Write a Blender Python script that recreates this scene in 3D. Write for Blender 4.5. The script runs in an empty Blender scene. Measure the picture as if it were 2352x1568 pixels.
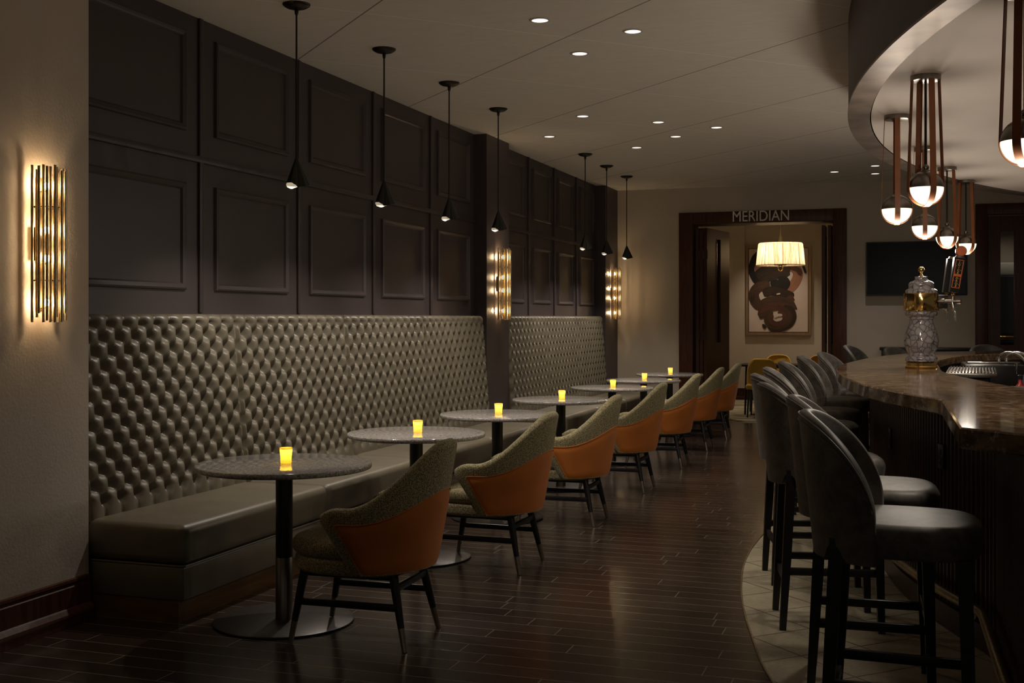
import bpy, bmesh, math, random
from mathutils import Vector, Matrix
random.seed(7)
S = bpy.context.scene
COL = S.collection
PI = math.pi
TH = math.radians(18.7)
EYE = 1.44

# ------------------------------------------------------------------ materials
class NT:
    def __init__(self, name):
        self.m = bpy.data.materials.new(name); self.m.use_nodes = True
        self.t = self.m.node_tree; self.t.nodes.clear()
        self.out = self.t.nodes.new('ShaderNodeOutputMaterial')
    def n(self, typ, props=None, **ins):
        nd = self.t.nodes.new(typ)
        for k, v in (props or {}).items(): setattr(nd, k, v)
        for k, v in ins.items():
            key = int(k[1:]) if k[0] == '_' and k[1:].isdigit() else k.replace('__', ' ')
            self.set(nd.inputs[key], v)
        return nd
    def set(self, sock, v):
        if isinstance(v, bpy.types.NodeSocket): self.t.links.new(v, sock)
        elif isinstance(v, bpy.types.Node): self.t.links.new(v.outputs[0], sock)
        else:
            if hasattr(sock.default_value, '__len__') and isinstance(v, (tuple, list)) and len(v) == 3 and len(sock.default_value) == 4:
                v = (*v, 1)
            sock.default_value = v
    def obj(self): return self.n('ShaderNodeTexCoord').outputs['Object']
    def map(self, vec, scale=(1,1,1), rot=(0,0,0), loc=(0,0,0)):
        return self.n('ShaderNodeMapping', Vector=vec, Scale=scale, Rotation=rot, Location=loc).outputs[0]
    def noise(self, vec, scale, detail=3, rough=.5, dist=0):
        return self.n('ShaderNodeTexNoise', Vector=vec, Scale=scale, Detail=detail, Roughness=rough, Distortion=dist).outputs['Fac']
    def ramp(self, fac, stops):
        r = self.n('ShaderNodeValToRGB', Fac=fac); e = r.color_ramp.elements
        while len(e) < len(stops): e.new(.5)
        for el, (p, c) in zip(e, stops):
            el.position = p; el.color = (*c, 1) if len(c) == 3 else c
        return r.outputs[0]
    def mix(self, fac, a, b, mode='MIX'):
        nd = self.n('ShaderNodeMix', {'data_type': 'RGBA', 'blend_type': mode})
        self.set(nd.inputs[0], fac); self.set(nd.inputs[6], a); self.set(nd.inputs[7], b)
        return nd.outputs[2]
    def math(self, op, a, b=0.0):
        nd = self.n('ShaderNodeMath', {'operation': op}); self.set(nd.inputs[0], a); self.set(nd.inputs[1], b)
        return nd.outputs[0]
    def bump(self, h, strength=.3, dist=.005):
        return self.n('ShaderNodeBump', Height=h, Strength=strength, Distance=dist).outputs[0]
    def pbr(self, col, rough=.5, metal=0, normal=None, spec=.5, sheen=0, coat=0, emit=None, estr=0, aniso=0):
        p = self.n('ShaderNodeBsdfPrincipled', Base__Color=col, Roughness=rough, Metallic=metal)
        p.inputs['Specular IOR Level'].default_value = spec
        p.inputs['Sheen Weight'].default_value = sheen
        p.inputs['Coat Weight'].default_value = coat
        p.inputs['Anisotropic'].default_value = aniso
        if normal is not None: self.set(p.inputs['Normal'], normal)
        if emit: self.set(p.inputs['Emission Color'], emit); p.inputs['Emission Strength'].default_value = estr
        self.t.links.new(p.outputs[0], self.out.inputs[0]); return self.m
M = {}
def simple(name, col, rough=.5, metal=0, var=.15, vscale=6, stretch=(1,1,1), bstr=0, bscale=200, bdist=.002, **k):
    t = NT(name); v = t.map(t.obj(), scale=stretch)
    f = t.noise(v, vscale, 4)
    c = t.ramp(f, [(.3, tuple(x*(1-var) for x in col)), (.7, tuple(min(1,x*(1+var)) for x in col))])
    nm = t.bump(t.noise(t.obj(), bscale, 3), bstr, bdist) if bstr else None
    M[name] = t.pbr(c, rough, metal, nm, **k)
def emis(name, col, s):
    t = NT(name); e = t.n('ShaderNodeEmission', Color=col, Strength=s)
    t.t.links.new(e.outputs[0], t.out.inputs[0]); M[name] = t.m

simple('plaster', (.50,.43,.36), .75, var=.06, vscale=2, bstr=.3, bscale=75, bdist=.004)
simple('paint_far', (.50,.43,.345), .8, var=.04, vscale=3, bstr=.1, bscale=260, bdist=.001)
simple('panel_paint', (.058,.044,.044), .42, var=.06, vscale=3, bstr=.04, bscale=40, spec=.45)
simple('leather', (.145,.124,.086), .40, var=.12, vscale=5, bstr=.10, bscale=420, bdist=.001, spec=.5)
simple('mahogany', (.070,.024,.013), .45, var=.35, vscale=7, stretch=(6,6,.5), bstr=.05, bscale=80, spec=.3)
simple('mahogany_dark', (.040,.018,.013), .38, var=.3, vscale=8, stretch=(6,6,.5))
simple('soffit_wood', (.042,.022,.018), .5, var=.25, vscale=3, stretch=(1,1,5))
simple('black_wood', (.012,.011,.011), .35, var=.2, vscale=30, stretch=(1,1,.2))
simple('black_metal', (.014,.013,.012), .32, var=.1, vscale=20)
simple('bronze', (.030,.022,.016), .38, metal=.6, var=.2, vscale=20)
simple('rim_bronze', (.24,.185,.15), .42, metal=.6, var=.30, vscale=2.5, stretch=(2,2,2))
simple('nickel', (.27,.24,.21), .30, metal=1, var=.1, vscale=60, stretch=(1,1,.1))
simple('steel_dark', (.11,.10,.095), .36, metal=.9, var=.15, vscale=40)
simple('chrome', (.72,.70,.67), .12, metal=1, var=.03)
simple('brass', (.78,.52,.18), .12, metal=1, var=.05)
simple('brass_aged', (.46,.37,.23), .38, metal=1, var=.25, vscale=50, bstr=.15, bscale=90)
simple('ferrule', (.36,.31,.24), .32, metal=.9, var=.1)
simple('strap_leather', (.26,.085,.028), .5, var=.15, vscale=12, bstr=.1, bscale=300)
simple('orange_velvet', (.50,.145,.014), .75, var=.12, vscale=5, sheen=.12, bstr=.05, bscale=500)
simple('mustard', (.66,.40,.05), .7, var=.08, sheen=.2)
simple('soffit_white', (.78,.69,.62), .8, var=.03, vscale=3)
simple('white_inner', (.62,.60,.54), .5, var=.02)
simple('trim_white', (.60,.55,.48), .5, var=.02)
simple('gold_frame', (.30,.19,.11), .4, metal=.2, var=.15, vscale=10, stretch=(3,3,.4))
simple('screen', (.005,.006,.006), .35, var=.05, spec=.12)
simple('bezel', (.05,.05,.05), .3, var=.05)
simple('sign_metal', (.85,.78,.70), .5, metal=0, var=.03)
simple('red_plastic', (.45,.03,.02), .35, var=.05)
simple('white_plastic', (.75,.73,.70), .35, var=.03)
simple('tap_black', (.016,.014,.014), .3, var=.1)
simple('tap_orange', (.70,.17,.06), .4, var=.1, vscale=60)
simple('tap_yellow', (.90,.62,.16), .4, var=.05)
simple('tap_blue', (.10,.12,.18), .25, var=.1)
simple('linen_blind', (.60,.58,.55), .8, var=.03)
emis('bulb_warm', (1,.72,.41), 320)
emis('bulb_soft', (1,.88,.70), 11)
emis('downlight_glow', (1,.93,.82), 1.4)
emis('globe_glow', (1,.845,.585), 1.5)
emis('led_flame', (1,.62,.10), 12)

def m_banq_toe():
    t = NT('toe_wood'); v = t.map(t.obj(), scale=(1,.6,8))
    M['toe_wood'] = t.pbr(t.ramp(t.noise(v, 6, 4), [(.3,(.10,.05,.018)),(.7,(.16,.085,.03))]), .28)
m_banq_toe()
def m_tweed():
    t = NT('tweed'); o = t.obj()
    a = t.noise(o, 190, 2, .7); b = t.noise(o, 420, 1)
    f = t.math('ADD', t.math('MULTIPLY', a, .6), t.math('MULTIPLY', b, .4))
    c = t.ramp(f, [(.40,(.070,.062,.036)),(.50,(.25,.21,.105)),(.60,(.56,.49,.30))])
    M['tweed'] = t.pbr(c, .9, 0, t.bump(f, .5, .003), spec=.2, sheen=.1)
m_tweed()
def m_granite():
    t = NT('granite'); o = t.obj()
    a = t.noise(o, 85, 6, .7); b = t.n('ShaderNodeTexVoronoi', Vector=o, Scale=120).outputs['Color']
    c = t.ramp(a, [(.33,(.06,.054,.05)),(.43,(.26,.24,.22)),(.56,(.45,.42,.395)),(.68,(.62,.59,.55))])
    c = t.mix(.22, c, b, 'SOFT_LIGHT')
    M['granite'] = t.pbr(c, .09, 0, spec=.55)
m_granite()
def m_velvet():
    t = NT('stool_velvet'); o = t.obj()
    a = t.noise(o, 5, 5, .65, .6); b = t.noise(o, 26, 4, .7)
    c = t.ramp(t.math('ADD', t.math('MULTIPLY', a, .6), t.math('MULTIPLY', b, .4)), [(.38,(.064,.060,.053)),(.62,(.185,.164,.140))])
    M['stool_velvet'] = t.pbr(c, .47, 0, t.bump(t.noise(o, 350, 2), .08, .001), spec=.4, sheen=.12)
m_velvet()
def m_floor():
    t = NT('floor_planks'); o = t.obj()
    sp = t.n('ShaderNodeSeparateXYZ', Vector=o)
    row = t.math('FLOOR', t.math('DIVIDE', sp.outputs[1], .128))
    wn = t.n('ShaderNodeTexWhiteNoise', {'noise_dimensions': '1D'}, W=row).outputs[0]
    cb = t.n('ShaderNodeCombineXYZ', X=t.math('ADD', sp.outputs[0], t.math('MULTIPLY', wn, 3.3)), Y=sp.outputs[1])
    br = t.n('ShaderNodeTexBrick', {'offset': 0.0, 'offset_frequency': 2, 'squash': 1.0}, Vector=cb.outputs[0], Color1=(.2,.2,.2), Color2=(.8,.8,.8), Mortar=(0,0,0), Scale=1.0)
    br.inputs['Mortar Size'].default_value = .0032; br.inputs['Mortar Smooth'].default_value = .2
    br.inputs['Bias'].default_value = 0; br.inputs['Brick Width'].default_value = 1.05; br.inputs['Row Height'].default_value = .128
    g = t.noise(t.map(o, scale=(1.2,14,1)), 7, 5, .6)
    c = t.ramp(br.outputs['Color'], [(.15,(.022,.0145,.011)),(.85,(.042,.0285,.022))])
    c = t.mix(.5, c, t.ramp(g, [(.3,(.35,.35,.35)),(.7,(.85,.8,.75))]), 'OVERLAY')
    c = t.mix(br.outputs['Fac'], c, (.16,.134,.11))  # pale joint lines: glare on the plank bevels, painted into the colour
    h = t.math('SUBTRACT', t.math('MULTIPLY', g, .25), br.outputs['Fac'])
    r = t.ramp(g, [(.3,(.17,)*3),(.7,(.25,)*3)])
    M['floor_planks'] = t.pbr(c, r, 0, t.bump(h, .22, .002), spec=.5)
m_floor()
def grid45(t, u0, v0, pitch, wu, wv):
    # two families of 45 degree joints: returns masks
    sp = t.n('ShaderNodeSeparateXYZ', Vector=t.obj())
    res = []
    for op, c0, w in (('SUBTRACT', u0, wu), ('ADD', v0, wv)):
        q = t.math(op, sp.outputs[1], sp.outputs[0])
        f = t.math('DIVIDE', t.math('SUBTRACT', q, c0), pitch*math.sqrt(2))
        fr = t.math('ABSOLUTE', t.math('SUBTRACT', t.math('FRACT', t.math('ADD', f, 50.5)), .5))
        res.append(t.math('LESS_THAN', fr, w/pitch))
    return res
def m_tile():
    t = NT('floor_stone'); o = t.obj()
    a, b = grid45(t, 6.033, 5.155, .329, .0035, .0035)
    j = t.math('MAXIMUM', a, b)
    n1 = t.noise(o, 5, 5, .7); n2 = t.noise(o, 60, 4, .7)
    c = t.ramp(t.math('ADD', t.math('MULTIPLY', n1, .5), t.math('MULTIPLY', n2, .5)), [(.35,(.27,.23,.155)),(.65,(.44,.38,.27))])
    c = t.mix(j, c, (.06,.05,.04))
    M['floor_stone'] = t.pbr(c, .42, 0, t.bump(t.math('SUBTRACT', t.math('MULTIPLY', n2, .4), j), .4, .003))
m_tile()
def m_ceil():
    t = NT('ceiling_panels'); o = t.obj()
    a, b = grid45(t, 9.143, 3.169, 1.33, .0045, .0050)
    n = t.noise(t.map(o, scale=(2,9,1), rot=(0,0,.6)), 3, 4)
    c = t.ramp(n, [(.3,(.77,.715,.64)),(.7,(.82,.765,.69))])
    c = t.mix(a, c, (.97,.95,.90)); c = t.mix(b, c, (.26,.225,.19))
    M['ceiling_panels'] = t.pbr(c, .7, 0, t.bump(b, .3, .004), spec=.3)
m_ceil()
def m_bartop():
    t = NT('bar_stone'); o = t.obj()
    s = t.map(o, scale=(4.0,2.6,4), rot=(0,0,-.12))
    a = t.noise(s, 3.2, 8, .72, .4); b = t.noise(t.map(o, scale=(6,5,6), rot=(0,0,-.12)), 3.5, 6, .8)
    c = t.ramp(a, [(.36,(.050,.029,.015)),(.5,(.16,.098,.052)),(.64,(.28,.18,.10))])
    k = t.ramp(b, [(.55,(0,0,0)),(.66,(1,1,1))])
    c = t.mix(t.math('MULTIPLY', k, .8), c, (.66,.50,.36))
    M['bar_stone'] = t.pbr(c, .075, 0, spec=.28)
m_bartop()
def m_crackle():
    t = NT('crackle'); o = t.obj()
    w = t.n('ShaderNodeVectorMath', {'operation': 'ADD'})
    nz = t.n('ShaderNodeTexNoise', Vector=o, Scale=14.0).outputs['Color']
    sc = t.n('ShaderNodeVectorMath', {'operation': 'SCALE'}, _0=nz); sc.inputs['Scale'].default_value = .03
    t.set(w.inputs[0], o); t.set(w.inputs[1], sc.outputs[0])
    v = t.n('ShaderNodeTexVoronoi', {'feature': 'DISTANCE_TO_EDGE'}, Vector=w.outputs[0], Scale=24.0).outputs['Distance']
    c = t.ramp(v, [(.0,(.06,.05,.052)),(.018,(.10,.09,.092)),(.05,(.30,.27,.275)),(.4,(.42,.38,.385))])
    M['crackle'] = t.pbr(c, .10, 0, spec=.6, coat=.4)
m_crackle()
def m_carpet():
    t = NT('carpet'); o = t.obj()
    a = t.noise(t.map(o, scale=(.6,2.6,1)), 1.6, 6, .65, .9); b = t.noise(o, 120, 2)
    c = t.ramp(a, [(.36,(.07,.055,.038)),(.47,(.30,.25,.165)),(.55,(.42,.36,.25)),(.66,(.20,.18,.13))])
    M['carpet'] = t.pbr(c, .95, 0, t.bump(b, .5, .004), spec=.1)
m_carpet()
def m_translucent(name, col, tr, streak=None):
    t = NT(name); o = t.obj()
    if streak:
        tc = t.n('ShaderNodeTexCoord').outputs['UV']
        n = t.noise(t.map(tc, scale=(.8,46,1)), 1.5, 4, .6)
        c = t.ramp(n, [(.40, streak), (.58, col)])
    else: c = t.ramp(t.noise(o, 30, 2), [(.3, tuple(x*.95 for x in col)), (.7, col)])
    d = t.n('ShaderNodeBsdfDiffuse', Color=c); e = t.n('ShaderNodeBsdfTranslucent', Color=c)
    x = t.n('ShaderNodeMixShader', Fac=tr)
    t.t.links.new(d.outputs[0], x.inputs[1]); t.t.links.new(e.outputs[0], x.inputs[2])
    t.t.links.new(x.outputs[0], t.out.inputs[0]); M[name] = t.m
m_translucent('shade_silk', (.88,.80,.66), .55, (.50,.40,.27))
m_translucent('candle_wax', (.95,.86,.45), .6)
def m_glass():
    t = NT('pane_glass'); g = t.n('ShaderNodeBsdfGlossy', Color=(.8,.8,.8), Roughness=.03); tr = t.n('ShaderNodeBsdfTransparent', Color=(.75,.76,.75))
    x = t.n('ShaderNodeMixShader', Fac=t.n('ShaderNodeFresnel', IOR=1.45).outputs[0])
    t.t.links.new(tr.outputs[0], x.inputs[1]); t.t.links.new(g.outputs[0], x.inputs[2]); t.t.links.new(x.outputs[0], t.out.inputs[0])
    M['pane_glass'] = t.m
m_glass()
def m_paint(name, c1, c2):
    t = NT(name); uv = t.n('ShaderNodeTexCoord').outputs['UV']
    n = t.noise(t.map(uv, scale=(1.2,16,1)), 2.0, 5, .65)
    M[name] = t.pbr(t.ramp(n, [(.35, c1), (.65, c2)]), .55)
m_paint('paint_black', (.008,.006,.006), (.016,.011,.009))
m_paint('paint_brown', (.014,.007,.005), (.125,.058,.028))
m_paint('paint_maroon', (.035,.010,.008), (.16,.06,.035))
m_paint('paint_salmon', (.26,.10,.06), (.42,.19,.11))
m_paint('paint_umber', (.010,.006,.004), (.06,.030,.015))
simple('canvas', (.66,.53,.47), .8, var=.03, bstr=.1, bscale=500)

# ------------------------------------------------------------------ mesh builder
class MB:
    def __init__(self): self.v = []; self.f = []; self.mi = []; self.uv = {}
    def add(self, vs, fs, mi=0, uvs=None):
        b = len(self.v); self.v += [tuple(p) for p in vs]
        for k, f in enumerate(fs):
            if uvs: self.uv[len(self.f)] = uvs[k]
            self.f.append([b+i for i in f]); self.mi.append(mi)
        return self
    def box(self, x0, x1, y0, y1, z0, z1, mi=0, T=None):
        vs = [Vector((x,y,z)) for z in (z0,z1) for y in (y0,y1) for x in (x0,x1)]
        if T is not None: vs = [T @ p for p in vs]
        return self.add(vs, [(0,2,3,1),(4,5,7,6),(0,1,5,4),(2,6,7,3),(0,4,6,2),(1,3,7,5)], mi)
    def rbox(self, x0, x1, y0, y1, z0, z1, r=.01, seg=3, mi=0, T=None):
        bm = bmesh.new(); bmesh.ops.create_cube(bm, size=1)
        for p in bm.verts: p.co = Vector((x0+(p.co.x+.5)*(x1-x0), y0+(p.co.y+.5)*(y1-y0), z0+(p.co.z+.5)*(z1-z0)))
        bmesh.ops.bevel(bm, geom=bm.edges[:], offset=r, segments=seg, profile=.5, affect='EDGES')
        bm.verts.index_update()
        vs = [(T @ p.co) if T is not None else p.co.copy() for p in bm.verts]
        self.add(vs, [[q.index for q in f.verts] for f in bm.faces], mi); bm.free(); return self
    def grid(self, rows, closed_u=False, closed_v=False, mi=0, flip=False, uv=False):
        nr, nc = len(rows), len(rows[0]); vs = [p for r in rows for p in r]; fs = []; us = []
        for i in range(nr if closed_v else nr-1):
            for j in range(nc if closed_u else nc-1):
                a, b = i*nc+j, i*nc+(j+1)%nc
                c, d = ((i+1)%nr)*nc+(j+1)%nc, ((i+1)%nr)*nc+j
                fs.append((d,c,b,a) if flip else (a,b,c,d))
                q = [(i/(nr-1),j/(nc-1)),(i/(nr-1),(j+1)/(nc-1)),((i+1)/(nr-1),(j+1)/(nc-1)),((i+1)/(nr-1),j/(nc-1))]
                us.append(q[::-1] if flip else q)
        return self.add(vs, fs, mi, us if uv else None)
    def lathe(self, prof, n=24, c=(0,0,0), mi=0, T=None, a0=0, a1=2*PI):
        full = abs(a1-a0-2*PI) < 1e-6
        rows = []
        for r, z in prof:
            row = []
            for k in range(n if full else n+1):
                a = a0+(a1-a0)*k/n
                p = Vector((c[0]+r*math.cos(a), c[1]+r*math.sin(a), c[2]+z))
                row.append(T @ p if T is not None else p)
            rows.append(row)
        return self.grid(rows, closed_u=full, mi=mi)
    def rod(self, p0, p1, r0, r1=None, n=12, mi=0, caps=True):
        return self.tube([p0, p1], [r0, r0 if r1 is None else r1], n, mi, caps)
    def tube(self, path, r, n=10, mi=0, caps=True, closed=False, sq=False):
        path = [Vector(p) for p in path]; m = len(path)
        rs = r if isinstance(r, (list, tuple)) else [r]*m
        up = None; rows = []
        for i, p in enumerate(path):
            if closed: d = path[(i+1) % m]-path[i-1]
            else: d = path[min(i+1,m-1)]-path[max(i-1,0)]
            d.normalize()
            if up is None: up = Vector((0,0,1)) if abs(d.z) < .9 else Vector((1,0,0))
            x = up.cross(d); x.normalize(); y = d.cross(x); y.normalize(); up = y
            off = PI/4 if n == 4 else 0
            rows.append([p+(x*math.cos(2*PI*k/n+off)+y*math.sin(2*PI*k/n+off))*rs[i] for k in range(n)])
        self.grid(rows, closed_u=True, closed_v=closed, mi=mi)
        if caps and not closed:
            b = len(self.v)-len(rows)*n
            self.f.append([b+k for k in range(n)][::-1]); self.mi.append(mi)
            self.f.append([b+(m-1)*n+k for k in range(n)]); self.mi.append(mi)
        return self
    def prism(self, poly, z0, z1, mi=0):
        n = len(poly); vs = [(x,y,z0) for x,y in poly]+[(x,y,z1) for x,y in poly]
        fs = [list(range(n))[::-1], list(range(n,2*n))]+[(i,(i+1)%n,n+(i+1)%n,n+i) for i in range(n)]
        return self.add(vs, fs, mi)
    def build(self, name, mats, parent=None, sharp=.7, smooth=True, weld=False, recalc=True):
        me = bpy.data.meshes.new(name); me.from_pydata([tuple(p) for p in self.v], [], self.f); me.update()
        ms = mats if isinstance(mats, (list, tuple)) else [mats]
        for q in ms: me.materials.append(M[q])
        if len(ms) > 1:
            for p, k in zip(me.polygons, self.mi): p.material_index = k
        if self.uv:
            ul = me.uv_layers.new(name='uv')
            for p in me.polygons:
                if p.index in self.uv:
                    for li, q in zip(p.loop_indices, self.uv[p.index]): ul.data[li].uv = q
        if recalc or weld:
            bm = bmesh.new(); bm.from_mesh(me)
            if weld: bmesh.ops.remove_doubles(bm, verts=bm.verts[:], dist=1e-5)
            if recalc: bmesh.ops.recalc_face_normals(bm, faces=bm.faces[:])
            bm.to_mesh(me); bm.free()
        if smooth:
            me.shade_smooth(); me.set_sharp_from_angle(angle=sharp)
        o = bpy.data.objects.new(name, me); COL.objects.link(o)
        if parent is not None: o.parent = parent
        return o

def tag(o, label, cat, group=None, kind=None):
    if label: o['label'] = label
    if cat: o['category'] = cat
    if group: o['group'] = group
    if kind: o['kind'] = kind
    return o
def thing(name, label, cat, loc=(0,0,0), rz=0, group=None):
    o = bpy.data.objects.new(name, None); o.empty_display_size = .1; COL.objects.link(o)
    o.location = loc; o.rotation_euler = (0,0,rz); return tag(o, label, cat, group)
def struct(mb, name, mats, parent=None, **k):
    o = mb.build(name, mats, parent, **k)
    if parent is None: o['kind'] = 'structure'
    return o
def dup(root, loc, rz, label):
    r = root.copy(); COL.objects.link(r); r.location = loc; r.rotation_euler = (0,0,rz); r['label'] = label
    for ch in root.children:
        c = ch.copy(); COL.objects.link(c); c.parent = r
        for g in ch.children:
            d = g.copy(); COL.objects.link(d); d.parent = c
    return r
def spline(pts, per=8):
    P = [Vector((*p,)) for p in pts]; P = [2*P[0]-P[1]]+P+[2*P[-1]-P[-2]]; out = []
    for i in range(1, len(P)-2):
        a, b, c, d = P[i-1:i+3]
        for k in range(per):
            t = k/per
            out.append(.5*((2*b)+(c-a)*t+(2*a-5*b+4*c-d)*t*t+(3*b-a-3*c+d)*t**3))
    out.append(P[-2]); return out
def lerp(a, b, t): return a+(b-a)*t
def sstep(a, b, x):
    t = max(0, min(1, (x-a)/(b-a))); return t*t*(3-2*t)
def spot(name, loc, power, col, size=80, blend=.6, radius=.03, aim=(0,0,-1)):
    l = bpy.data.lights.new(name, 'SPOT'); l.energy = power; l.color = col; l.spot_size = math.radians(size); l.spot_blend = blend; l.shadow_soft_size = radius
    o = bpy.data.objects.new(name, l); o.location = loc; o.rotation_euler = Vector(aim).to_track_quat('-Z', 'Y').to_euler(); COL.objects.link(o); return o
def point(name, loc, power, col, radius=.03):
    l = bpy.data.lights.new(name, 'POINT'); l.energy = power; l.color = col; l.shadow_soft_size = radius
    o = bpy.data.objects.new(name, l); o.location = loc; COL.objects.link(o); return o

CEIL = 3.2
DLP, WST, EXPO = 30, .045, .25
XW = -3.96     # panelled wall plane
XN = -3.74     # near plaster wall plane
XP = -3.83     # pilaster faces
YF = 15.87     # far wall
YB = 20.87     # wall of the room beyond

# ------------------------------------------------------------------ setting
struct(MB().box(-4.3, 6.6, -5, YF+.45, -.1, 0), 'floor', 'floor_planks', smooth=False)
struct(MB().box(-4.3, 6.6, YF+.45, YB+.3, -.1, .006), 'floor_carpet', 'carpet', smooth=False)
struct(MB().box(-4.3, 6.6, -5, YB+.3, CEIL, CEIL+.15), 'ceiling', 'ceiling_panels', smooth=False)
# tiled floor round the bar
TE = spline([(3.2,.2),(1.5,1.45),(.45,2.75),(-.18,3.85),(-.515,4.75),(-.677,5.40),(-.787,5.94),(-.863,6.45),(-.916,6.99),(-.928,7.6),(-.88,8.5),(-.72,9.6),(-.40,10.8),(.10,12.0),(.85,13.2),(2.0,14.2),(4.0,14.9)], 6)
poly = [(p.x, p.y) for p in TE]+[(6.3,14.9),(6.3,.2)]
struct(MB().prism(poly[::-1], .0005, .004), 'floor_tiles', 'floor_stone', smooth=False)
tb = MB().tube([(p.x-.004, p.y, .003) for p in TE], .005, 6)
struct(tb, 'trim_1', 'brass_aged')

# left side: plaster wall, panelled wall, pilasters
struct(MB().box(-4.3, XN, -5, 4.70, 0, CEIL), 'wall_left', 'plaster', smooth=False)
pw = struct(MB().box(-4.3, XW, 4.70, YF, 0, CEIL), 'wall_panelled', 'panel_paint', smooth=False)
struct(MB().box(XW-.05, XP, 10.56, 11.22, 0, CEIL), 'wall_pilaster_middle', 'panel_paint', smooth=False)
struct(MB().box(XW-.05, XP, 15.19, YF, 0, CEIL), 'wall_pilaster_far', 'panel_paint', smooth=False)

def moulding_frame(y0, y1, z0, z1):
    w = .045; prof = [(0,0),(.004,.016),(.014,.022),(.026,.016),(.036,.012),(.045,0)]
    rows = []
    for o, h in prof:
        x = XW+h
        rows.append([(x,y0+o,z0+o),(x,y1-o,z0+o),(x,y1-o,z1-o),(x,y0+o,z1-o)])
    MB().grid(rows, closed_u=True).build('panel_moulding', 'panel_paint', pw, smooth=False)
def batten(y): MB().rbox(XW-.005, XW+.016, y-.02, y+.02, 1.47, CEIL, .006, 2).build('batten', 'panel_paint', pw)
def bay(edges, y0, y1):
    for y in edges[1:-1]: batten(y)
    for a, b in zip(edges, edges[1:]):
        m = .15
        moulding_frame(a+m, b-m, 2.52, 3.10); moulding_frame(a+m, b-m, 1.60, 2.225)
    MB().rbox(XW-.005, XW+.018, y0, y1, 2.35, 2.39, .006, 2).build('rail', 'panel_paint', pw)
bay([4.70,5.966,7.14,8.32,9.475,10.56], 4.70, 10.56)
bay([11.22,12.25,13.23,14.2,15.19], 11.22, 15.19)

# near baseboard
pr = [(0,.215),(.016,.212),(.018,.20),(.012,.192),(.012,.183),(.020,.178),(.020,.085),(.028,.080),(.044,.062),(.046,.05),(.040,.042),(.040,.0),(0,0)]
rows = [[(XN+o, y, z) for o, z in pr] for y in (-5, 4.69)]
bb = MB().grid(rows); n = len(pr); bb.f.append(list(range(n, 2*n))); bb.mi.append(0)
struct(bb, 'baseboard_left', 'mahogany', smooth=False)
# far wall with its wide opening and door
OX0, OX1, OZ = -2.78, -.953, 2.705
fw = MB()
fw.box(-4.3, OX0-.03, YF, YF+.40, 0, CEIL); fw.box(OX0-.03, OX1+.03, YF, YF+.40, OZ+.03, CEIL)
fw.box(OX1+.03, .88, YF, YF+.40, 0, CEIL); fw.box(.88, 2.6, YF, YF+.40, 2.76, CEIL); fw.box(2.6, 6.6, YF, YF+.40, 0, CEIL)
struct(fw, 'wall_far', 'paint_far', smooth=False)
def casing(name, x0, x1, w0, w1, ztop, zin, depth):
    c = MB()
    c.rbox(x0, x0+w0, YF-.035, YF+.01, 0, ztop, .008, 2); c.rbox(x1-w1, x1, YF-.035, YF+.01, 0, ztop, .008, 2)
    c.rbox(x0+w0-.01, x1-w1+.01, YF-.033, YF+.01, zin, ztop-.001, .008, 2)
    c.box(x0+w0-.03, x0+w0, YF, YF+depth, 0, zin+.03); c.box(x1-w1, x1-w1+.03, YF, YF+depth, 0, zin+.03)
    c.box(x0+w0, x1-w1, YF, YF+depth, zin, zin+.03)
    return struct(c, name, 'mahogany')
casing('trim_2', -2.97, -.777, .19, .176, 2.865, OZ, .42)
casing('trim_3', .778, 2.72, .145, .145, 2.87, 2.73, .15)
# baseboards on the far wall and beyond
def bboard(name, x0, x1, y, s=-1):
    struct(MB().rbox(x0, x1, y+s*.02, y, .06, .21, .005, 2).rbox(x0, x1, y+s*.035, y, 0, .075, .008, 2), name, 'mahogany')
bboard('baseboard_far', -3.83, -2.97, YF); bboard('baseboard_right', -.777, .778, YF); bboard('baseboard_back', -4.2, 6, YB)
# the room beyond
struct(MB().box(-4.3, 6.6, YB, YB+.3, 0, CEIL).box(-4.3, -2.74, YB-.06, YB, .21, CEIL), 'wall_back', 'paint_far', smooth=False)
struct(MB().box(-4.3, -4.1, YF+.4, YB, 0, CEIL), 'wall_back_left', 'paint_far', smooth=False)
struct(MB().box(.3, .5, YF+.4, YB, 0, CEIL), 'wall_back_right', 'paint_far', smooth=False)

# folding leaves
def leaf(name, x0, y0, ang, w, h=2.66, t=.045, pane=True, kind=True, mir=False):
    r = bpy.data.objects.new(name, None); COL.objects.link(r); r.location = (x0, y0, 0); r.rotation_euler = (0,0,ang); r['kind'] = 'structure'
    f = MB(); z0 = .012
    if pane:
        a, b = w/2-.085, w/2+.085
        f.box(0, a, -t/2, t/2, z0, h); f.box(b, w, -t/2, t/2, z0, h); f.box(a, b, -t/2, t/2, z0, 1.10); f.box(a, b, -t/2, t/2, 2.53, h)
        for zz in ((a-.006,a+.006),(b-.006,b+.006)): f.box(zz[0], zz[1], -t/2-.006, t/2+.006, 1.10, 2.53)
    else: f.rbox(0, w, -t/2, t/2, z0, h, .004, 1)
    f.build('stile_panel', 'mahogany', r, smooth=False)
    if pane: MB().box(w/2-.085, w/2+.085, -.004, .004, 1.10, 2.53).build('pane', 'pane_glass', r, smooth=False)
    hg = MB()
    for z in (.35, 1.2, 2.3): hg.rod((0,-t/2-.004,z-.06), (0,-t/2-.004,z+.06), .008, n=8)
    hg.build('hinge', 'black_metal', r)
    return r
leaf('door_1', -2.735, YF+.06, math.radians(88), .50)
leaf('door_1', -2.685, YF+.08, math.radians(87), .50)
leaf('door_1', -2.625, YF+.06, math.radians(80), .95)
leaf('door_2', -1.078, YF+.10, math.radians(91), .50)
leaf('door_2', -1.000, YF+.10, math.radians(90), .50)
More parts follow.
